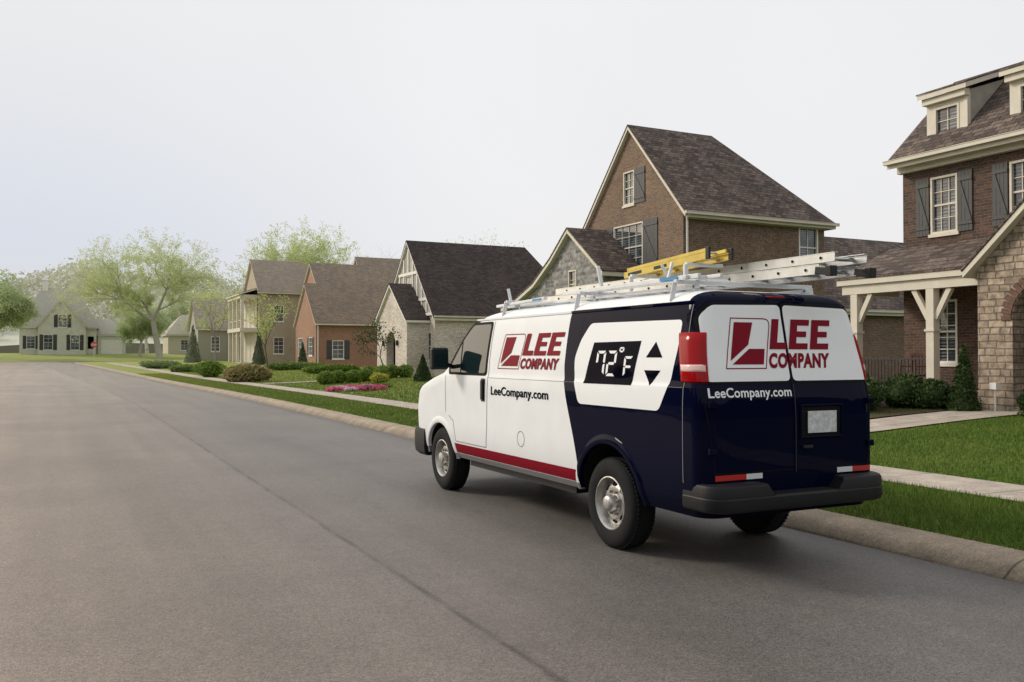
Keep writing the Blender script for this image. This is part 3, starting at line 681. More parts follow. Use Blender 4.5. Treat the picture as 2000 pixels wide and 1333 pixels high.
mb=MB(); mb.add([(20.4,55,.4),(20.4,59,.4),(20.4,59,4),(20.4,55,4)],[(0,1,2,3)]); mkobj('entry_recess',mb,M['asph_dark'],hC,OC,fixn=False)
for yy in (55.7,58.5):
    mb=MB(); mb.box(19.36,19.49,yy-.07,yy+.07,2.35,2.7); mkobj('wall_lantern',mb,M['iron'],hC,(19.4,yy,2.5),bevel=.01)
roof(hC,'roof_dark','x',19.5,22.5,54,60,4.0,6.3,.25,.2,trim='white_trim')
block(hC,'brick_white',32,40,52,60,.2,4.1,(56,7.4),name='side_wall'); roof(hC,'roof_dark','x',31,40,51.5,60,4.1,8.1,.3,.2)
# ------------------------------------------------------------------ orange brick
hD=empty('brick_house',(22,86,.7),'orange brick house with several brown shingle gables','house')
block(hD,'brick_orange',22,34,84.5,93,.3,7.2,(88.7,10.7),[(86.5,88,5.3,6.9)],[(23,24,4.8,6.4)],back=False)
window(hD,'x',22,86.5,88,5.3,6.9,2,4,trim='white_trim')
roof(hD,'roof_tan','x',22,34,84.5,93,7.2,10.7,.35,.2,0,3.5)
block(hD,'brick_orange',20.7,31,81.5,89.5,.3,4.8,(85.5,8.4),[(82.8,84.2,1.7,3.4),(86.5,88.3,1.7,3.4)],[(22.2,23.3,1.4,3.1)],name='front_wall')
window(hD,'x',20.7,82.8,84.2,1.7,3.4,2,4,'lr',trim='white_trim',sw=.5); window(hD,'x',20.7,86.5,88.3,1.7,3.4,3,4,trim='white_trim'); window(hD,'y',81.5,22.2,23.3,1.4,3.1,2,4,'lr',trim='white_trim')
roof(hD,'roof_tan','x',20.7,31,81.5,89.5,4.8,8.4,.35,.2)
gutter(hD,'y',81.1,20.5,31.2,4.6)
mb=MB(); mb.tube((20.85,81.42,.5),(20.85,81.42,4.5),.05); mkobj('downspout',mb,M['white_trim'],hD,(22,86,.7),smooth=True,angle=40)
block(hD,'brick_orange',29,38,93,100,.3,8.2,(96.5,12.4),name='rear_wall',back=False); roof(hD,'roof_tan','x',29,38,93,100,8.2,12.4,.3,.2,0,3)
# ------------------------------------------------------------------ tan brick two storey with portico
hE=empty('brick_house',(19,103,.9),'tan brick two storey house with a cream double portico','house')
block(hE,'brick_tan',19,28,99,108,.4,8.7,(103.5,12.3),[(101,102.2,5.4,7.2),(104.5,105.7,5.4,7.2)],[(20.5,21.6,5.4,7.2),(20.5,21.6,1.9,3.7)],back=False)
window(hE,'y',99,20.5,21.6,5.4,7.2,2,4,trim='white_trim'); window(hE,'y',99,20.5,21.6,1.9,3.7,2,4,trim='white_trim')
roof(hE,'roof_tan','x',19,28,99,108,8.7,12.3,.4,.25,0,3.5)
gutter(hE,'y',98.6,18.8,28.3,8.5)
mb=MB()
for y in (100,102.6,105.2,107.8): mb.box(17.2,17.5,y-.15,y+.15,.9,7.9)
mb.box(17.1,19,99.8,108,4.3,4.7); mb.box(17.1,19,99.8,108,7.9,8.3); mb.box(17.1,19,99.8,108,.5,.95)
for y0 in (100,102.6,105.2): mb.box(17.3,17.36,y0,y0+2.6,5.5,5.58)
mkobj('portico',mb,M['cream'],hE,(17.3,103,.9))
mb=MB(); mb.add([(18.9,100,.9),(18.9,108,.9),(18.9,108,8),(18.9,100,8)],[(0,1,2,3)]); mkobj('portico_wall',mb,M['cream'],hE,(18.9,103,.9),fixn=False)
roofpolys(hE,[[(16.9,99.5,8.45),(19.0,99.5,9.1),(19.0,108.3,9.1),(16.9,108.3,8.45)]],'roof_tan',name='portico_roof')
hF=empty('sided_house',(14.5,117,1.0),'dark green grey sided house with gable roof and white porch','house')
block(hF,'siding',14.5,23,113,121,.5,5.1,(117,8.6),[(114.5,115.8,2.2,4)],[(16,17,2.2,4)])
window(hF,'y',113,16,17,2.2,4,2,4,trim='white_trim')
roof(hF,'roof_tan','x',14.5,23,113,121,5.1,8.6,.4,.3)
mb=MB(); mb.box(18.5,21.5,110.8,111,3.9,4.2); mb.box(18.5,21.5,111,113,4.0,4.15); mb.box(18.5,21.5,110.8,113,.9,1.2)
for x in (18.6,21.3): mb.box(x-.14,x+.14,110.85,111.1,1.2,3.9)
mkobj('porch',mb,M['white_trim'],hF,(20,111,1))
# ------------------------------------------------------------------ far stone house
hG=empty('stone_house',(0,160,2.0),'grey stone house with front gable, cupola and attached garage','house')
block(hG,'stone_plain',-6,5,161,171,1.5,6.6,None,(),[(-5,-3.8,2.8,4.8),(3.7,4.6,2.8,4.8)])
window(hG,'y',161,-5,-3.8,2.8,4.8,2,4,'lr',trim='white_trim',sw=.5)
roof(hG,'roof_dark','x',-6,5,161,171,6.6,12.6,.4,.3,3,3,trim='white_trim')
mb=MB(); hs=[(-2.6,-1.3,2.6,5),(1.2,2.5,2.6,5),(-.6,.7,6.2,8.2)]
wallface(mb,'y',159.5,[(-3.4,1.5),(3.4,1.5),(3.4,6.4),(0,10.6),(-3.4,6.4)],hs)
for x in (-3.4,3.4): mb.add([(x,159.5,1.5),(x,161,1.5),(x,161,6.4),(x,159.5,6.4)],[(0,1,2,3)])
mkobj('front_wall',mb,M['stone_plain'],hG,(0,160,2),fixn=False)
for h in hs: window(hG,'y',159.5,*h,2,4,'lr',trim='white_trim',sw=.55)
roof(hG,'roof_dark','y',159.5,165,-3.4,3.4,6.4,10.6,.3,.3,trim='white_trim')
mb=MB(); mb.box(-2.9,-2.1,165.6,166.4,12.2,14.0); mb.add([(-3.05,165.5,14),(-1.95,165.5,14),(-1.95,166.5,14),(-3.05,166.5,14),(-2.5,166,15)],[(0,1,4),(1,2,4),(2,3,4),(3,0,4),(3,2,1,0)]); mb.tube((-2.5,166,15),(-2.5,166,15.8),.04)
mkobj('cupola',mb,M['white_trim'],hG,(-2.5,166,12.4))
block(hG,'stone_plain',5.2,9.4,162,169,1.5,5.2,name='garage_wall'); roof(hG,'roof_dark','x',5.2,9.4,162,169,5.2,7.6,.3,.3,0,2,trim='white_trim')
mb=MB(); mb.box(5.7,8.9,161.92,161.99,1.9,4.3); mkobj('garage_door',mb,M['white_trim'],hG,(7,162,2))
for (x,y,w_,d_,mt,rf,lb) in ((16,162,10,9,'brick_tan','roof_tan','distant tan house partly hidden by trees'),(-24,170,9,9,'stone_plain','roof_brown','distant stone house beyond the cross street'),(33,164,11,10,'brick_white','roof_brown','distant pale house partly hidden by trees')):
    e=empty('distant_house',(x,y,2.0),lb,'house')
    block(e,mt,x,x+w_,y,y+d_,1.2,5.4,None,(),[(x+2,x+3.2,2.6,4.4),(x+6,x+7.2,2.6,4.4)])
    window(e,'y',y,x+2,x+3.2,2.6,4.4,2,4,trim='white_trim'); window(e,'y',y,x+6,x+7.2,2.6,4.4,2,4,trim='white_trim')
    roof(e,rf,'x',x,x+w_,y,y+d_,5.4,8.6,.4,.3,2.5,2.5,trim='white_trim')
# ------------------------------------------------------------------ stop sign
sg=empty('stop_sign',(4.2,146,1.0),'red octagonal stop sign on a post at the junction','sign')
mb=MB(); mb.tube((4.2,146.05,.8),(4.2,146.05,3.6),.04); mkobj('post',mb,M['chrome'],sg,(4.2,146,1))
mb=MB(); pv=[(4.2+.46*math.cos(math.radians(22.5+45*i)),145.98,3.3+.46*math.sin(math.radians(22.5+45*i))) for i in range(8)]
mb.add(pv+[(a,b+.02,c) for a,b,c in pv],[tuple(range(8)),tuple(range(15,7,-1))]+[(i,(i+1)%8,8+(i+1)%8,8+i) for i in range(8)])
mkobj('sign_plate',mb,pmat('sign_red',(.5,.07,.06),.4),sg,(4.2,146,1))
def textmesh(txt,offset=0.0,space=1.0):
    cu=bpy.data.curves.new('txt','FONT'); cu.body=txt; cu.offset=offset; cu.resolution_u=4; cu.space_character=space
    ob=bpy.data.objects.new('txt',cu); COL.objects.link(ob)
    dg=bpy.context.evaluated_depsgraph_get(); dg.update()
    me=ob.evaluated_get(dg).to_mesh()
    vs=[(v.co.x,v.co.y) for v in me.vertices]; fs=[tuple(p.vertices) for p in me.polygons]
    ob.evaluated_get(dg).to_mesh_clear(); bpy.data.objects.remove(ob); bpy.data.curves.remove(cu)
    x0=min(v[0] for v in vs);x1=max(v[0] for v in vs);y0=min(v[1] for v in vs);y1=max(v[1] for v in vs)
    return vs,fs,(x0,x1,y0,y1)
vs,fs,bb=textmesh('STOP',.02)
mb=MB(); mb.add([(4.2+(v[0]-(bb[0]+bb[1])/2)/(bb[1]-bb[0])*.68,145.97,3.3+(v[1]-(bb[2]+bb[3])/2)/(bb[3]-bb[2])*.28) for v in vs],fs); mkobj('lettering',mb,M['white_trim'],sg,(4.2,146,1),fixn=False)
# ------------------------------------------------------------------ THE VAN
VX,VY=5.22,5.38
van=empty('work_van',(VX,VY,0),'white and navy work van with red logos parked at kerb','van')
SL=[ # z hw yr yf rf
(.46,.86,.08,6.10,.35),(.52,.885,.06,6.22,.36),(.60,.905,.05,6.32,.38),(.80,.918,.05,6.37,.38),(1.0,.92,.05,6.38,.38),(1.2,.92,.05,6.35,.4),(1.29,.92,.055,6.24,.4),
(1.36,.918,.06,6.02,.4),(1.42,.915,.07,5.78,.38),(1.455,.912,.075,5.60,.36),(1.48,.902,.08,5.48,.34),(1.6,.893,.105,5.27,.32),(1.75,.875,.14,5.05,.3),(1.9,.852,.17,4.83,.28),(2.02,.83,.195,4.65,.27),
(2.10,.808,.21,4.50,.26),(2.15,.78,.235,4.38,.26),(2.19,.72,.28,4.2,.26),(2.22,.63,.36,3.95,.26),(2.24,.50,.53,3.5,.24),(2.25,.32,.83,3.0,.2)]
def pchip(xs,ys,x):
    n=len(xs); h=[xs[i+1]-xs[i] for i in range(n-1)]; d=[(ys[i+1]-ys[i])/h[i] for i in range(n-1)]
    m=[d[0]]+[0 if d[i-1]*d[i]<=0 else 2*d[i-1]*d[i]/(d[i-1]+d[i]) for i in range(1,n-1)]+[d[-1]]
    i=max(0,min(n-2,int(np.searchsorted(xs,x))-1)); t=(x-xs[i])/h[i]
    return ys[i]*(2*t**3-3*t*t+1)+m[i]*h[i]*(t**3-2*t*t+t)+ys[i+1]*(-2*t**3+3*t*t)+m[i+1]*h[i]*(t**3-t*t)
zs=[s[0] for s in SL]
ZN=sorted(set([round(float(z),4) for z in list(np.arange(.46,2.09,.03))+zs+[2.125,2.17,2.205,2.23,2.245]]))
TAB=[[z]+[pchip(zs,[s[k] for s in SL],z) for k in (1,2,3,4)] for z in ZN]
TA=np.array(TAB); RR=.14
def hw_(z): return float(np.interp(z,TA[:,0],TA[:,1]))
def yr_(z): return float(np.interp(z,TA[:,0],TA[:,2]))
def outline(hw,yr,yf,rf):
    rr=min(RR,hw*.6); pts=[];tg=[]
    n=8
    for i in range(n+1):
        a=math.pi/2*(1-i/n); pts.append((-(hw-rr)-rr*math.cos(a),yr+rr-rr*math.sin(a)));tg.append(0)
    for i in range(1,16): pts.append((-hw,yr+rr+(yf-rf-yr-rr)*i/16));tg.append(0)
    for i in range(n+1):
        a=math.pi/2*i/n; pts.append((-(hw-rf)-rf*math.cos(a),yf-rf+rf*math.sin(a)));tg.append(1)
    m=[(-x,y) for x,y in reversed(pts)]; tm=list(reversed(tg))
    mid=[(x,yf) for x in np.linspace(-(hw-rf),hw-rf,7)[1:-1]]
    rear=[(x,yr) for x in np.linspace(hw-rr,-(hw-rr),9)[1:-1]]
    return pts+mid+m+rear, tg+[1]*len(mid)+tm+[0]*len(rear)
mb=MB(); rings=[]
for t in TAB:
    o,tg=outline(t[1],t[2],t[3],t[4]); rings.append([(x,y,t[0]) for x,y in o])
nn=len(rings[0])
for rg in rings: mb.v+=rg
for j in range(len(rings)-1):
    zc=(ZN[j]+ZN[j+1])/2
    for i in range(nn):
        k=(i+1)%nn; mb.f.append((j*nn+i,j*nn+k,(j+1)*nn+k,(j+1)*nn+i))
        xx=abs(rings[j][i][0])
        mb.mi.append(2 if (tg[i]==1 and tg[k]==1 and 1.5<zc<2.04 and xx<hw_(zc)-.06) else 0)
mb.f.append(tuple(range(nn-1,-1,-1)));mb.mi.append(1)
mb.f.append(tuple((len(rings)-1)*nn+i for i in range(nn)));mb.mi.append(0)
def bodymat():
    m,nt,b=newmat('two_tone_van_paint')
    tc=N(nt,'ShaderNodeTexCoord').outputs['Object']; s=N(nt,'ShaderNodeSeparateXYZ'); L(nt,tc,s.inputs[0])
    bd=maprange(nt,s.outputs[2],.55,1.65,1.88,2.17,'SMOOTHSTEP')
    m1=math_(nt,'LESS_THAN',s.outputs[1],bd)
    m2=math_(nt,'MAXIMUM',math_(nt,'LESS_THAN',s.outputs[2],2.135),math_(nt,'LESS_THAN',s.outputs[1],.36))
    nv=math_(nt,'MULTIPLY',m1,m2)
    dirt=math_(nt,'MULTIPLY',maprange(nt,noise(nt,tc,3,6),.35,.75,1.0,.93),maprange(nt,s.outputs[2],.5,.9,.85,1))
    c=mixc(nt,nv,(.80,.815,.83),(.0022,.0032,.017))
    low=math_(nt,'MULTIPLY',math_(nt,'LESS_THAN',s.outputs[2],.515),math_(nt,'SUBTRACT',1.0,nv))
    c=mixc(nt,low,c,(.22,.22,.23))
    h=N(nt,'ShaderNodeHueSaturation'); L(nt,c,h.inputs['Color']); L(nt,dirt,h.inputs['Value'])
    L(nt,h.outputs[0],b.inputs['Base Color'])
    b.inputs['Roughness'].default_value=.4; b.inputs['Specular IOR Level'].default_value=0.0; b.inputs['IOR'].default_value=1.05
    b.inputs['Coat Weight'].default_value=.20; b.inputs['Coat Roughness'].default_value=.03; b.inputs['Coat IOR'].default_value=1.4
    bump(nt,b,noise(nt,tc,2.2,2),.12,.01)   # slight panel waviness
    n=[x for x in nt.nodes if x.type=='BUMP'][0]; L(nt,n.outputs[0],b.inputs['Coat Normal'])
    return m
M['body']=bodymat()
def gm(name,col,coat=.20,rough=.4):
    m=pmat(name,col,rough,0,coat,spec=0.0); b=m.node_tree.nodes['Principled BSDF']; b.inputs['Coat IOR'].default_value=1.4; b.inputs['IOR'].default_value=1.05; return m
M['navy']=gm('navy_paint',(.0022,.0032,.017)); M['wwhite']=gm('white_vinyl',(.80,.815,.83)); M['red']=gm('red_vinyl',(.20,.007,.018),.15)
M['ink']=gm('black_navy_vinyl',(.002,.0025,.008),.08)
M['carglass']=pmat('dark_car_glass',(.010,.020,.022),.02,0,0,spec=.35)
M['seam']=pmat('panel_gap',(.006,.006,.007),.7,spec=.1); M['seamgrey']=pmat('panel_gap_grey',(.14,.14,.16),.6)
body0=mkobj('body_src',mb,[M['body'],M['black'],M['carglass']],None,(0,0,0),smooth=True)
AX=(1.38,5.30); AZ=.400
cut=MB()
def cyl(mb,x0,x1,y,z,r,n=48,mi=0): 
    a=[(x0,y+r*math.cos(2*math.pi*i/n),z+r*math.sin(2*math.pi*i/n)) for i in range(n)]; b=[(x1,p[1],p[2]) for p in a]
    mb.add(a+b,[(i,(i+1)%n,n+(i+1)%n,n+i) for i in range(n)]+[tuple(range(n-1,-1,-1)),tuple(range(n,2*n))],mi)
ARCH=((AX[0],.42,.515),(AX[1],.405,.46))
for yy,rz,rd in ARCH:
    for s in (-1,1): cyl(cut,s*.58,s*1.3,yy,rz,rd,mi=1)
cuto=mkobj('cutter',cut,[M['body'],M['black']],None)
bo=body0.modifiers.new('b','BOOLEAN'); bo.operation='DIFFERENCE'; bo.object=cuto; bo.solver='EXACT'
dg=bpy.context.evaluated_depsgraph_get(); dg.update()
bme=bpy.data.meshes.new_from_object(body0.evaluated_get(dg)); bme.name='body'
bpy.data.objects.remove(body0); bpy.data.objects.remove(cuto)
bme.polygons.foreach_set('use_smooth',[True]*len(bme.polygons)); bme.set_sharp_from_angle(angle=math.radians(35))
body=bpy.data.objects.new('body',bme); COL.objects.link(body); body.parent=van
def vpart(name,mb,mats,parent=None,smooth=False,bevel=0,angle=35,fixn=True,label=None):
    me=bpy.data.meshes.new(name); me.from_pydata([tuple(v) for v in mb.v],[],mb.f)
    if not isinstance(mats,(list,tuple)): mats=[mats]
    for m in mats: me.materials.append(m)
    if any(mb.mi): me.polygons.foreach_set('material_index',mb.mi)
    if fixn:
        bm=bmesh.new(); bm.from_mesh(me); bmesh.ops.recalc_face_normals(bm,faces=bm.faces); bm.to_mesh(me); bm.free()
    if smooth:
        me.polygons.foreach_set('use_smooth',[True]*len(me.polygons))
        if angle: me.set_sharp_from_angle(angle=math.radians(angle))
    o=bpy.data.objects.new(name,me); COL.objects.link(o); o.parent=parent or van
    if bevel: b=o.modifiers.new('bevel','BEVEL'); b.width=bevel; b.segments=3; b.limit_method='ANGLE'
    if label: o['label']=label
    return o
def rear_y(x,z):
    h=hw_(z); c=h-RR; ax=abs(x); y=yr_(z)
    if ax>c: y+=RR-math.sqrt(max(RR*RR-(min(ax,h)-c)**2,0))
    return y
def decal(name,vs,fs,mode,off,mat,parent=None,sx=-1):
    """flat outline (a,z) wrapped on the van side ('side': a=y) or its rear ('rear': a=x)"""
    bm=bmesh.new(); bv=[bm.verts.new((v[0],v[1],0)) for v in vs]
    for f in fs:
        try: bm.faces.new([bv[i] for i in f])
        except Exception: pass
    z0=min(v[1] for v in vs); z1=max(v[1] for v in vs)
    for z in ZN:
        if z0<z<z1: bmesh.ops.bisect_plane(bm,geom=bm.verts[:]+bm.edges[:]+bm.faces[:],plane_co=(0,z,0),plane_no=(0,1,0))
    if mode=='rear':
        for x in [s*(.66+.02*i) for i in range(13) for s in (-1,1)]:
            if min(v[0] for v in vs)<x<max(v[0] for v in vs): bmesh.ops.bisect_plane(bm,geom=bm.verts[:]+bm.edges[:]+bm.faces[:],plane_co=(x,0,0),plane_no=(1,0,0))
    for v in bm.verts:
        a,z=v.co.x,v.co.y
        if mode=='side': v.co=Vector((sx*(hw_(z)+off),a,z))
        else: v.co=Vector((a,rear_y(a,z)-off,z))
    bm.normal_update()
    want=Vector((sx,0,0)) if mode=='side' else Vector((0,-1,0))
    for f in bm.faces:
        f.smooth=True
        if f.normal.dot(want)<0: f.normal_flip()
    me=bpy.data.meshes.new(name); bm.to_mesh(me); bm.free(); me.materials.append(mat)
    o=bpy.data.objects.new(name,me); COL.objects.link(o); o.parent=parent or van; return o
def multi(polys):
    vs=[];fs=[]
    for p in polys:
        t=tessellate_polygon([[Vector((a,b,0)) for a,b in p]]); o=len(vs); vs+=list(p); fs+=[tuple(i+o for i in x) for x in t]
    return vs,fs
def poly(name,pts,mode,off,mat,parent=None,sx=-1):
    v,f=multi([pts]); return decal(name,v,f,mode,off,mat,parent,sx)
def strip(pts,w):
    out=[]
    for i in range(len(pts)-1):
        a=Vector(pts[i]);b=Vector(pts[i+1]); d=(b-a).normalized(); n=Vector((-d.y,d.x))*w/2; a=a-d*w*.3;b=b+d*w*.3
        out.append([tuple(a+n),tuple(b+n),tuple(b-n),tuple(a-n)])
    return multi(out)
def rounded(pts,r,n=5):
    out=[];m=len(pts)
    for i in range(m):
        p=Vector(pts[i]);a=Vector(pts[i-1]);b=Vector(pts[(i+1)%m])
        da=(a-p);db=(b-p); ra=min(r,da.length*.45,db.length*.45); s=p+da.normalized()*ra; e=p+db.normalized()*ra
        for k in range(n+1):
            t=k/n; out.append(tuple((1-t)**2*s+2*t*(1-t)*p+t*t*e))
    return out
E_=[(0,0),(.95,0),(.95,.2),(.36,.2),(.36,.41),(.84,.41),(.84,.6),(.36,.6),(.36,.8),(.95,.8),(.95,1),(0,1)]
L_=[(0,0),(.92,0),(.92,.22),(.38,.22),(.38,1),(0,1)]
def logo(parent,mode,fu,w,h,o0,sh=.28):
    """fu(u,v)->surface coords; emblem + LEE + COMPANY"""
    def put(polys,u0,v0,uw,vh):
        return [[fu(u0+x*uw+sh*(v0+y*vh)*h/w,v0+y*vh) for x,y in p] for p in polys]
    v,f=multi(put([[(.09,.15),(.09,.92),(.56,.92),(.50,.47)],[(.14,.08),(.53,.39),(.93,.39),(.93,.08)]],0,0,.375,1.0)); decal('logo_emblem',v,f,mode,o0+.002,M['red'],parent)
    rp=put([rounded([(0,0),(1,0)],.0)+rounded([(1,0),(1,1),(0,1)],.16)[6:12]+[(0,1)]],0,0,.375,1.0)[0]; v,f=strip(rp+[rp[0]],.0085); decal('logo_outline',v,f,mode,o0+.001,M['red'],parent)
    v,f=multi(put([L_],.395,.385,.185,.615)+put([E_],.585,.385,.20,.615)+put([E_],.80,.385,.20,.615)); decal('lettering',v,f,mode,o0+.003,M['red'],parent)
    tv,tf_,bb=textmesh('COMPANY',.05,1.12)
    pts=[]
    for a,b in tv:
        u=(a-bb[0])/(bb[1]-bb[0]); q=(b-bb[2])/(bb[3]-bb[2]); pts.append(fu(.400+u*.61+sh*.9*(q*.27)*h/w,.0+q*.31))
    decal('lettering',pts,tf_,mode,o0+.0025,M['red'],parent)
def text(parent,txt,mode,fu,off,mat,offset=.012):
    tv,tf_,bb=textmesh(txt,offset,1.03); pts=[]
    for a,b in tv: pts.append(fu((a-bb[0])/(bb[1]-bb[0]),(b-bb[2])/(bb[3]-bb[2])))
    return decal('lettering',pts,tf_,mode,off,mat,parent)
w_,h_=1.33,.37
logo(van,'side',lambda u,v:(3.64-u*w_,1.56+v*h_),w_,h_,.003)
text(van,'LeeCompany.com','side',lambda u,v:(3.77-u*1.33,1.235+v*.125),.005,M['ink'],.022)
pan=rounded([(1.76,2.0),(.38,1.985),(.40,1.75),(.46,1.50),(.60,1.255),(1.86,1.255),(1.95,1.45),(1.98,1.68),(1.90,1.85)],.05)
poly('thermostat_panel',pan,'side',.004,M['wwhite'])
poly('thermostat_screen',[(1.66,1.82),(.91,1.825),(1.0,1.45),(1.78,1.447)],'side',.006,M['ink'])
def seg7(on,u0,w,h,v0,th=.22):
    t=th; q=th*w/h*1.5; g=.055; k=.5
    segs={'a':[(g,1),(1-g,1),(1-t-g*k,1-q),(t+g*k,1-q)],'d':[(t+g*k,q),(1-t-g*k,q),(1-g,0),(g,0)],
     'f':[(0,1-g),(t,1-q-g),(t,.5+q*.5+g*.3),(t*.5,.5+g*.35),(0,.5+g*.6)],'b':[(1,1-g),(1,.5+g*.6),(1-t*.5,.5+g*.35),(1-t,.5+q*.5+g*.3),(1-t,1-q-g)],
     'e':[(0,.5-g*.6),(t*.5,.5-g*.35),(t,.5-q*.5-g*.3),(t,q+g),(0,g)],'c':[(1,.5-g*.6),(1,g),(1-t,q+g),(1-t,.5-q*.5-g*.3),(1-t*.5,.5-g*.35)],
     'g':[(t+g*k,.5+q*.5),(1-t-g*k,.5+q*.5),(1-t*.5-g,.5),(1-t-g*k,.5-q*.5),(t+g*k,.5-q*.5),(t*.5+g,.5)]}
    return [[(u0+x*w,v0+y*h) for x,y in segs[k_]] for k_ in on]
pl=seg7('abcf',.12,.195,.60,.19)+seg7('abged',.355,.195,.60,.19)+seg7('abgf',.59,.095,.20,.67,.27)+seg7('afge',.715,.175,.48,.18)
def lcd(u,v): 
    top=1.66+(0.91-1.66)*u; bot=1.70+(0.93-1.70)*u; return (bot+(top-bot)*v,1.449+(1.822-1.449)*v)
v,f=multi([[lcd(*p) for p in q] for q in pl]); decal('thermostat_digits',v,f,'side',.008,M['wwhite'])
v,f=multi([[(.70,1.815),(.82,1.685),(.59,1.685)],[(.83,1.58),(.60,1.58),(.735,1.455)]]); decal('thermostat_arrows',v,f,'side',.006,M['ink'])
for sx in (-1,1):
    poly('stripe',[(1.90,.525),(1.905,.635),(4.85,.635),(4.85,.525)],'side',.006,M['red'],sx=sx)
    g=rounded([(3.96,1.50),(3.94,2.06),(4.42,2.06),(4.62,1.92),(4.98,1.56),(4.98,1.50)],.05)
    poly('window_seal',rounded([(3.92,1.47),(3.90,2.09),(4.45,2.09),(4.68,1.92),(5.04,1.57),(5.04,1.47)],.06),'side',.004,M['seam'],sx=sx)
    poly('door_window',g,'side',.007,M['carglass'],sx=sx)
    v,f=strip([(4.66,1.50),(4.68,1.86)],.02); decal('window_divider',v,f,'side',.010,M['seam'],sx=sx)
    v,f=strip([(3.87,2.09),(3.87,1.5),(3.885,.9),(3.92,.66)],.009); decal('door_gap',v,f,'side',.003,M['seamgrey'],sx=sx)
    v,f=strip([(3.92,.66),(4.80,.66),(4.86,.90),(5.0,.96)],.008); decal('door_gap',v,f,'side',.003,M['seamgrey'],sx=sx)
    v,f=strip([(5.12,1.46),(5.10,1.0)],.008); decal('door_gap',v,f,'side',.003,M['seamgrey'],sx=sx)
    v,f=strip([(.285,2.10),(.285,.72)],.008); decal('panel_seam',v,f,'side',.003,M['seamgrey'],sx=sx)
    v,f=strip([(1.92,2.10),(1.95,1.2),(1.90,1.0)],.003); decal('panel_seam',v,f,'side',.0035,M['seam'],sx=sx)
    v,f=strip([(.30,1.452),(3.86,1.452)],.004); decal('panel_crease',v,f,'side',.0025,M['seamgrey'],sx=sx)
    if sx<0:
        cp=[(3.04+.08*math.cos(t),.83+.08*math.sin(t)) for t in np.linspace(0,2*math.pi,25)]
        v,f=strip(cp,.006); decal('fuel_door',v,f,'side',.004,M['seamgrey'])
    mb=MB(); x=hw_(1.3); mb.box(sx*x,sx*(x+.03),3.955,4.005,1.20,1.42); mb.box(sx*x,sx*(x+.008),3.94,4.03,1.18,1.44)
    vpart('door_handle',mb,M['black'],bevel=.006)
    mb=MB(); mb.box(sx*1.0,sx*1.22,4.80,4.91,1.53,1.80); mr=vpart('mirror',mb,M['black'],bevel=.03)
    mb=MB(); mb.bar((sx*.9,4.92,1.56),(sx*1.03,4.86,1.60),.05,.05); vpart('mirror_arm',mb,M['black'],mr,bevel=.01)
    mb=MB(); mb.box(sx*1.025,sx*1.195,4.792,4.799,1.56,1.77); vpart('mirror_glass',mb,M['carglass'],mr)
    mb=MB(); n=40; ys=np.linspace(.30,4.38,n)
    for i in range(n-1): mb.bar((sx*(hw_(2.12)+.004),ys[i],2.12),(sx*(hw_(2.12)+.004),ys[i+1],2.12),.02,.02)
    vpart('drip_rail',mb,M['body'])
    for (yy,rz,rd) in ARCH:
        mb=MB(); n=36; a0,a1=math.radians(4),math.radians(176)
        for i in range(n+1):
            a=a0+(a1-a0)*i/n
            for dr,do in ((-.012,-.03),(-.012,.012),(.012,.020),(.05,.012),(.075,-.002)):
                y=yy+(rd+dr)*math.cos(a); z=rz+(rd+dr)*math.sin(a); mb.v.append((sx*(hw_(max(z,.47))+do),y,z))
        for i in range(n):
            for j in range(4): mb.f.append((i*5+j,i*5+j+1,(i+1)*5+j+1,(i+1)*5+j)); mb.mi.append(0)
        vpart('wheel_arch',mb,M['body'],smooth=True,angle=60)
for s in (-1,1):
    poly('window_seal',rounded([(s*.006,1.48),(s*.006,2.13),(s*.73,2.115),(s*.825,2.02),(s*.862,1.48)],.05),'rear',.003,M['seam'])
    poly('rear_window',rounded([(s*.014,1.50),(s*.014,2.11),(s*.715,2.095),(s*.805,2.01),(s*.845,1.50)],.045),'rear',.006,M['wwhite'])['label']='rear window covered by white vinyl'
    v,f=strip([(s*.80,.80),(s*.862,1.30),(s*.872,1.46),(s*.84,2.02),(s*.74,2.135),(s*.02,2.15)],.006); decal('door_gap',v,f,'rear',.0025,M['seam'])
    v,f=strip([(s*.80,.80),(0,.80)],.008); decal('door_gap',v,f,'rear',.0025,M['seam'])
    for z in (.95,1.3):
        mb=MB(); mb.box(s*.79,s*.86,.03,.06,z,z+.05); vpart('hinge',mb,M['navy'],bevel=.005)
v,f=strip([(0,.78),(0,2.13)],.008); decal('door_gap',v,f,'rear',.0107,M['seam'])
v,f=strip([(.006,.78),(.006,1.47)],.0025); decal('door_gap',v,f,'rear',.009,M['seamgrey'])
logo(van,'rear',lambda u,v:(-.645+u*1.06,1.60+v*.395),1.06,.395,.007)
text(van,'LeeCompany.com','rear',lambda u,v:(-.84+u*.82,1.355+v*.098),.005,M['wwhite'],.018)
rec=rounded([(.06,1.05),(.50,1.05),(.50,1.30),(.06,1.30)],.03)
poly('plate_recess',rec,'rear',.003,M['seam'])
mb=MB()
for a0,a1,z0,z1 in ((.05,.51,1.04,1.055),(.05,.51,1.295,1.31),(.05,.065,1.055,1.295),(.495,.51,1.055,1.295)): mb.box(a0,a1,z0 and .034,.05,z0,z1)
vpart('plate_frame',mb,M['navy'],bevel=.005)
mb=MB(); mb.box(.13,.44,.035,.042,1.08,1.255); vpart('number_plate',mb,pmat('blank_plate',(.52,.54,.55),.5,var=.3,vs=25),bevel=.003,label='blank pale grey number plate')
mb=MB(); mb.box(.07,.17,.02,.05,.96,.985); vpart('door_handle',mb,M['black'],bevel=.006)
rr1=pmat('red_reflector',(.42,.008,.015),.3,0,.3); rr2=pmat('white_reflector',(.6,.62,.64),.3,0,.3)
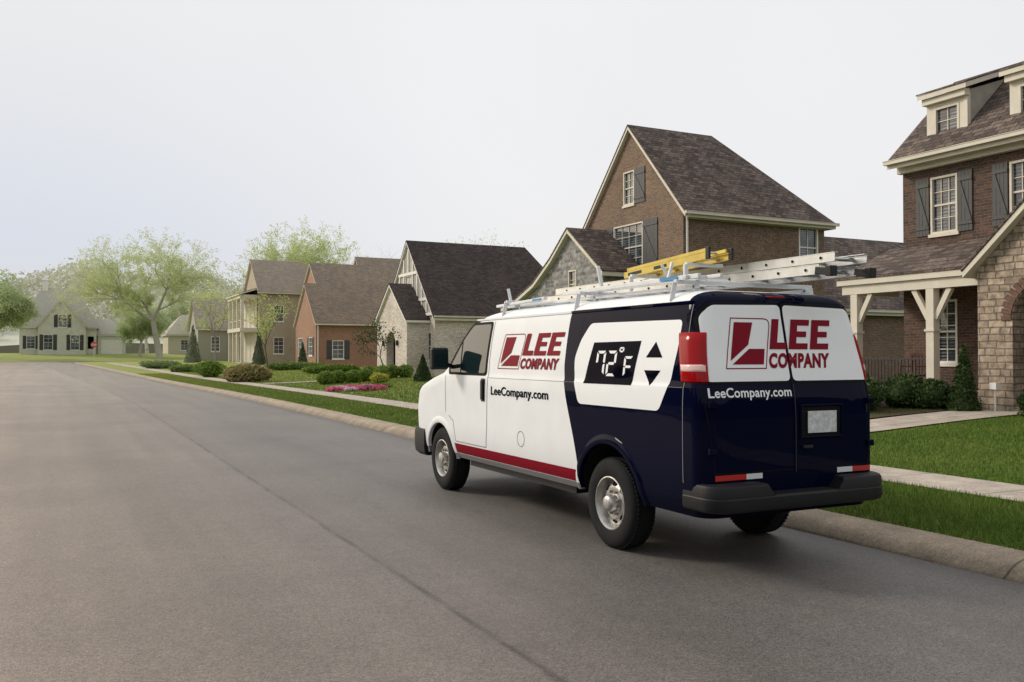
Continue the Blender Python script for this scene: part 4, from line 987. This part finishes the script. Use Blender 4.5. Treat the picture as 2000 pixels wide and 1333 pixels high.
for a,b,m_ in ((-.80,-.50,rr1),(.62,.84,rr1),(-.50,-.34,rr2),(.45,.62,rr2)): poly('reflector_tape',[(a,.748),(a,.79),(b,.79),(b,.748)],'rear',.007,m_)
M['lens']=pmat('red_lens',(.30,.003,.006),.15,0,.10,spec=.15); M['lens2']=pmat('pale_lens',(.70,.46,.43),.2,0,.3)
def corner(s,z,off):
    h=hw_(z); y=yr_(z); La=RR*math.pi/2
    if s<0: px,py,nx,ny=-(h-RR)-s,y,0,-1
    elif s<La: ph=math.pi/2-s/RR; nx,ny=-math.cos(ph),-math.sin(ph); px,py=-(h-RR)+RR*nx,y+RR+RR*ny
    else: px,py,nx,ny=-h,y+RR+(s-La),-1,0
    return (px+nx*off,py+ny*off,z)
for side in (-1,1):
    def patch(z0,z1,s0,s1,off,name,mat,parent=None):
        mb=MB(); ns,nz=14,8
        for j in range(nz+1):
            for i in range(ns+1):
                ed=min(i,ns-i,j,nz-j); o=off*(0 if ed==0 else (.75 if ed==1 and (i in(1,ns-1) or j in (1,nz-1)) else 1))
                s_=s0+(s1-s0)*(0 if i==0 else 1 if i==ns else .03+.94*(i-1)/(ns-2)); zz=z0+(z1-z0)*(0 if j==0 else 1 if j==nz else .03+.94*(j-1)/(nz-2))
                p=corner(s_,zz,o-.002); mb.v.append((p[0] if side<0 else -p[0],p[1],p[2]))
        for j in range(nz):
            for i in range(ns): a=j*(ns+1)+i; mb.f.append((a,a+1,a+ns+2,a+ns+1)); mb.mi.append(0)
        return vpart(name,mb,mat,parent,smooth=True,angle=50)
    tl=patch(1.49,1.885,.055,.32,.022,'tail_light',M['lens'])
    patch(1.575,1.635,.07,.305,.0275,'reversing_lens',M['lens2'],tl)
mb=MB(); mb.box(-.10,.10,.255,.32,2.15,2.185); vpart('brake_light',mb,M['lens'],bevel=.008)
def blockslices(zl,fn):
    mb=MB(); k=0
    for z,ins in zl:
        pts=fn(z,ins); k=len(pts); mb.v+=[(x,y,z) for x,y in pts]
    for j in range(len(zl)-1):
        for i in range(k): mb.f.append((j*k+i,j*k+(i+1)%k,(j+1)*k+(i+1)%k,(j+1)*k+i)); mb.mi.append(0)
    mb.f.append(tuple(range(k-1,-1,-1))); mb.f.append(tuple((len(zl)-1)*k+i for i in range(k))); mb.mi+=[0,0]
    return mb
def bsl(z,ins,hw=.915,y0=-.09,y1=.30,r=.16):
    h=hw-ins; pts=[(-h,y1)]+[(-(h-r)-r*math.cos(math.pi/2*i/8),y0+ins+r-r*math.sin(math.pi/2*i/8)) for i in range(9)]
    return pts+[(-x,y) for x,y in reversed(pts)]
rb=vpart('rear_bumper',blockslices([(.515,.03),(.53,.008),(.555,0),(.62,0),(.635,.01)],bsl),M['bumper'],smooth=True,angle=30)
for s in (-1,1):
    def pad(z,ins,r=.16,h=.915):
        e=.06 if z>.69 else 0
        pts=[(s*(.36+e+ins),.10),(s*(.32+e+ins),-.09+ins)]
        pts+=[(s*((h-ins-r)+r*math.cos(math.pi/2*(1-i/8))),-.09+ins+r-r*math.sin(math.pi/2*(1-i/8))) for i in range(9)]
        return pts+[(s*(h-ins),.30),(s*.75,.30)]
    vpart('bumper_pad',blockslices([(.63,.004),(.70,.004),(.72,.012),(.73,.03)],pad),M['bumper'],rb,smooth=True,angle=30)
mb=MB()
for i in range(7): mb.box(-.30,.30,-.070+i*.022,-.060+i*.022,.634,.642)
vpart('step_tread',mb,M['black'],rb)
def fsl(z,ins,r=.34):
    h=.93-ins; yf=6.46-ins
    pts=[(-h,5.83),(-h,5.9)]+[(-(h-r)-r*math.cos(math.pi/2*i/10),yf-r+r*math.sin(math.pi/2*i/10)) for i in range(11)]
    return pts+[(-x,y) for x,y in reversed(pts)]
vpart('front_bumper',blockslices([(.38,.05),(.42,.01),(.5,0),(.68,0),(.73,.01),(.75,.04)],fsl),M['bumper'],smooth=True,angle=35)
mb=MB(); mb.box(-.5,.5,6.36,6.42,.82,1.16)
for i in range(4): mb.box(-.48,.48,6.42,6.435,.86+i*.08,.88+i*.08)
vpart('grille',mb,M['black'],bevel=.01)
for s in (-1,1):
    mb=MB(); mb.box(s*.53,s*.80,6.28,6.40,.90,1.14); vpart('headlight',mb,M['chrome'],bevel=.03)
mb=MB(); mb.box(-.50,.50,1.0,6.0,.36,.47); mb.box(-.8,.8,2.1,4.6,.38,.47)
mb.tube((-.75,AX[0],.40),(.75,AX[0],.40),.05); mb.tube((0,AX[0]-.13,.40),(0,AX[0]+.13,.40),.13)
for s in (-1,1): mb.bar((s*.5,.6,.43),(s*.5,2.2,.38),.07,.05)
vpart('chassis',mb,M['black'])
def lathe(mb,prof,n=48,mi=0,side=-1):
    b=len(mb.v); m=len(prof)
    for i in range(n):
        a=2*math.pi*i/n
        for r,x in prof: mb.v.append((side*x,r*math.cos(a),r*math.sin(a)))
    for i in range(n):
        for j in range(m-1):
            k=(i+1)%n; mb.f.append((b+i*m+j,b+i*m+j+1,b+k*m+j+1,b+k*m+j)); mb.mi.append(mi)
M['rubber']=pmat('tyre_rubber',(.010,.010,.011),.85,var=.25,vs=12,bs=.3,spec=.25)
M['steel']=pmat('wheel_steel',(.42,.41,.39),.42,.8,var=.25,vs=14)
for yy in AX:
    for s in (-1,1):
        wh=MB(); lathe(wh,[(.215,-.10),(.245,-.115),(.31,-.125),(.362,-.115),(.388,-.09),(.398,-.04),(.399,0),(.398,.04),(.388,.09),(.371,.112),(.342,.124),(.30,.128),(.26,.122),(.232,.112),(.218,.10),(.215,.0)],64,0,s)
        for i in range(64):
            a=2*math.pi*i/64
            for sx0 in (-.085,.06):
                c=Vector((s*(sx0+.012),math.cos(a)*.395,math.sin(a)*.395)); t=Vector((0,-math.sin(a),math.cos(a))); wh.bar(c-t*.012,c+t*.012,.03,.014)
        tw=bpy.data.objects.new('wheel',None); COL.objects.link(tw); tw.parent=van; tw.location=(s*.77,yy,AZ)
        def wp(name,mb_,mt): return vpart(name,mb_,mt,tw,smooth=True,angle=40)
        wp('tyre',wh,M['rubber'])
        rm=MB(); lathe(rm,[(.232,.105),(.236,.118),(.226,.121),(.212,.105),(.204,.05),(.196,.035),(.175,.052),(.150,.068),(.125,.072),(.105,.066),(.085,.068),(.070,.075)],64,0,s)
        lathe(rm,[(.078,.07),(.076,.125),(.068,.14),(.04,.147),(0.001,.149)] if yy>3 else [(.078,.07),(.074,.13),(.062,.15),(.04,.158),(0.001,.160)],32,0,s)
        for i in range(8):
            a=2*math.pi*(i+.5)/8; c=Vector((s*.07,math.cos(a)*.102,math.sin(a)*.102)); rm.tube(c,c+Vector((s*.03,0,0)),.013,.011,n=6)
        wp('rim',rm,M['steel'])
        ho=MB()
        for i in range(8):
            a=2*math.pi*i/8; r0=.166
            ct=Vector((s*.0625,math.cos(a)*r0,math.sin(a)*r0)); tg=Vector((0,-math.sin(a),math.cos(a)))*.034; rd=Vector((-s*.012,math.cos(a)*.018,math.sin(a)*.018))
            ho.add([ct+rd*math.cos(t)+tg*math.sin(t) for t in [2*math.pi*q/12 for q in range(12)]],[tuple(range(12))])
        wp('rim_slots',ho,M['seam'])
# roof rack
M['rackw']=pmat('white_rack_enamel',(.62,.64,.66),.35,0,.4,var=.08,vs=8)
mb=MB()
for x in (-.60,.60): mb.bar((x,.50,2.262),(x,3.95,2.262),.045,.03)
for y in (.62,2.15,3.75):
    mb.bar((-.74,y,2.305),(.74,y,2.305),.045,.035)
    for s in (-1,1):
        mb.bar((s*.60,y-.09,2.20),(s*.60,y-.09,2.29),.045,.03); mb.bar((s*.74,y,2.30),(s*.775,y,2.14),.045,.012)
rk=vpart('roof_rack',mb,M['rackw'],bevel=.005)
mb=MB()
mb.bar((-.70,.35,2.335),(-.66,2.6,2.33),.03,.04); mb.bar((-.52,.30,2.34),(-.52,2.6,2.335),.03,.03)
mb.bar((-.70,2.9,2.30),(-.70,4.05,2.27),.045,.03)
mb.bar((-.74,.5,2.335),(-.30,.5,2.345),.05,.03)
mb.bar((-.60,1.95,2.33),(-.62,2.0,2.56),.03,.03); mb.bar((-.36,1.25,2.34),(-.32,1.22,2.54),.026,.026); mb.bar((-.30,1.25,2.34),(-.38,1.3,2.52),.026,.026)
mb.bar((-.66,3.78,2.28),(-.68,3.82,2.46),.03,.026)
mb.bar((-.34,1.0,2.50),(.06,1.0,2.50),.04,.03); mb.bar((-.34,1.0,2.32),(-.34,1.0,2.50),.04,.03); mb.bar((-.34,1.85,2.465),(.06,1.85,2.465),.04,.03); mb.bar((-.34,1.85,2.32),(-.34,1.85,2.46),.04,.03)
vpart('ladder_clamp',mb,M['rackw'],rk,bevel=.005)
M['bluelab']=pmat('blue_label',(.03,.22,.45),.4)
for b_ in ((-.7195,-.7165,.62,.86,2.322,2.352),(-.7265,-.7235,2.95,3.15,2.282,2.304)):
    mb=MB(); mb.box(*b_); vpart('rack_label',mb,M['bluelab'],rk)
lad=MB()
def ladder(mb,xa,xb,y0,y1,z,h,w=.028,step=.305,rr=.017):
    for x in (xa,xb):
        mb.box(x-.003,x+.003,y0,y1,z,z+h); d=1 if x==xa else -1
        mb.box(x-d*.006,x+d*w,y0,y1,z,z+.006); mb.box(x-d*.006,x+d*w,y0,y1,z+h-.006,z+h)
    for i in range(int((y1-y0)/step)):
        y=y0+.14+i*step; mb.tube((xa-.006,y,z+h/2),(xb+.006,y,z+h/2),rr,n=12)
        mb.tube((xa-.0085,y,z+h/2),(xa-.0055,y,z+h/2),rr*.72,n=12,mi=1); mb.tube((xb+.0055,y,z+h/2),(xb+.0085,y,z+h/2),rr*.72,n=12,mi=1)
ladder(lad,5.26,5.68,5.20,9.75,2.335,.078)
ladder(lad,5.30,5.64,5.08,9.45,2.425,.074)
OL=(5.48,7.3,2.33)
mkl=empty('extension_ladder',OL,'long aluminium extension ladder lying on the van roof rack','ladder')
mkobj('rails_and_rungs',lad,[M['chrome'],M['seam']],mkl,OL)
for x in (5.26,5.68):
    ft=MB(); ft.bar((x,5.23,2.365),(x,5.08,2.345),.04,.06); ft.box(x-.035,x+.035,5.05,5.11,2.31,2.39); mkobj('ladder_foot',ft,M['black'],mkl,OL,bevel=.006)
ft=MB(); ft.tube((5.30,5.6,2.50),(5.64,5.6,2.50),.016); mkobj('ladder_pulley_bar',ft,M['black'],mkl,OL)
M['yellow']=pmat('yellow_fibreglass',(.60,.44,.07),.5,var=.15,vs=6)
OY=(5.08,6.7,2.50)
yl=empty('step_ladder',OY,'folded yellow fibreglass step ladder lying on the roof rack','ladder')
def yz(y): return 2.565-(y-6.15)*.06
y=MB()
for x in (4.95,5.20):
    d=1 if x<5 else -1
    y.bar((x,6.17,yz(6.17)),(x,7.45,yz(7.45)),.006,.058)
    y.bar((x+d*.012,6.17,yz(6.17)+.028),(x+d*.012,7.45,yz(7.45)+.028),.025,.005); y.bar((x+d*.012,6.17,yz(6.17)-.028),(x+d*.012,7.45,yz(7.45)-.028),.025,.005)
for x in (4.972,5.178): y.bar((x,6.20,yz(6.2)+.052),(x,7.42,yz(7.42)+.052),.018,.030)
mkobj('side_rails',y,M['yellow'],yl,OY)
y=MB()
for i in range(4): yy=6.33+i*.3; y.box(4.96,5.19,yy-.035,yy+.035,yz(yy)-.01,yz(yy)+.005); y.tube((4.975,yy,yz(yy)+.052),(5.175,yy,yz(yy)+.052),.011)
mkobj('ladder_steps',y,M['chrome'],yl,OY)
for x in (4.95,5.20):
    y=MB(); y.box(x-.009,x+.013,6.14,6.19,yz(6.15)-.036,yz(6.15)+.072); mkobj('ladder_cap',y,M['black'],yl,OY,bevel=.005)
for a,b_ in ((7.15,7.38),(6.75,6.95)):
    y=MB(); y.bar((4.9465,a,yz(a)),(4.9465,b_,yz(b_)),.001,.03); mkobj('warning_label',y,M['black'],yl,OY)
# ------------------------------------------------------------------ sky, sun, camera
SE,SAZ=32,-44   # elevation; azimuth measured from +Y (road direction), negative = left
w=bpy.data.worlds.new('World'); scene.world=w; w.use_nodes=True; nt=w.node_tree
bg=nt.nodes['Background']
sky=N(nt,'ShaderNodeTexSky',sky_type='NISHITA'); sky.sun_disc=False; sky.sun_elevation=math.radians(SE); sky.sun_rotation=math.radians(SAZ)
sky.dust_density=4; sky.air_density=1.2
tc=N(nt,'ShaderNodeTexCoord'); s=N(nt,'ShaderNodeSeparateXYZ'); L(nt,tc.outputs['Generated'],s.inputs[0])
sc=mixc(nt,1.0,sky.outputs[0],(.10,.10,.10),'MULTIPLY')
cl=noise(nt,tc.outputs['Generated'],1.6,5,.5)
left=math_(nt,'ADD',math_(nt,'MULTIPLY',s.outputs[0],-.60),math_(nt,'MULTIPLY',s.outputs[1],.80))
lf=maprange(nt,left,.40,.95,0,1,'SMOOTHSTEP')
low=maprange(nt,s.outputs[2],.02,.36,1,0,'SMOOTHSTEP')
deck=mixc(nt,maprange(nt,cl,.3,.7,0,1),(.89,.885,.895),(.96,.955,.965))
deck=mixc(nt,math_(nt,'MULTIPLY',lf,.6),deck,(.75,.76,.76))
deck=mixc(nt,math_(nt,'MULTIPLY',math_(nt,'MULTIPLY',lf,low),.85),deck,(.60,.67,.84))
hz_=maprange(nt,s.outputs[2],.0,.13,1,0,'SMOOTHSTEP')
deck=mixc(nt,math_(nt,'MULTIPLY',math_(nt,'MULTIPLY',lf,hz_),.85),deck,(.84,.84,.74))
# warm glow added low on the left, out of view, brightens road and van
def dirdot(azd,eld):
    a,e=math.radians(azd),math.radians(eld); v=(math.sin(a)*math.cos(e),math.cos(a)*math.cos(e),math.sin(e))
    return math_(nt,'ADD',math_(nt,'ADD',math_(nt,'MULTIPLY',s.outputs[0],v[0]),math_(nt,'MULTIPLY',s.outputs[1],v[1])),math_(nt,'MULTIPLY',s.outputs[2],v[2]))
gl=maprange(nt,dirdot(-33,12),.875,1.0,0,1,'SMOOTHSTEP')
glow=mixc(nt,gl,(0,0,0),(2.0,1.6,1.05))
fin=mixc(nt,1.0,mixc(nt,.10,deck,sc),glow,'ADD')
L(nt,fin,bg.inputs[0]); bg.inputs[1].default_value=1.0
sd=bpy.data.lights.new('sun','SUN'); sd.energy=2.2; sd.angle=math.radians(14); sd.color=(1,.92,.80)
so=bpy.data.objects.new('sun',sd); COL.objects.link(so)
az=math.radians(SAZ); el=math.radians(SE)
dv=Vector((math.sin(az)*math.cos(el),math.cos(az)*math.cos(el),math.sin(el)))
so.rotation_euler=dv.to_track_quat('Z','Y').to_euler(); so.location=(-20,20,30)
cam=bpy.data.cameras.new('camera'); co=bpy.data.objects.new('camera',cam); COL.objects.link(co)
co.location=(0,0,1.7); co.rotation_euler=(math.radians(90.93),0,math.radians(-26.5)); cam.lens=31.73; cam.sensor_width=36; cam.clip_end=4000; cam.clip_start=.05
scene.camera=co
scene.view_settings.view_transform='Standard'; scene.view_settings.look='None'; scene.view_settings.exposure=0
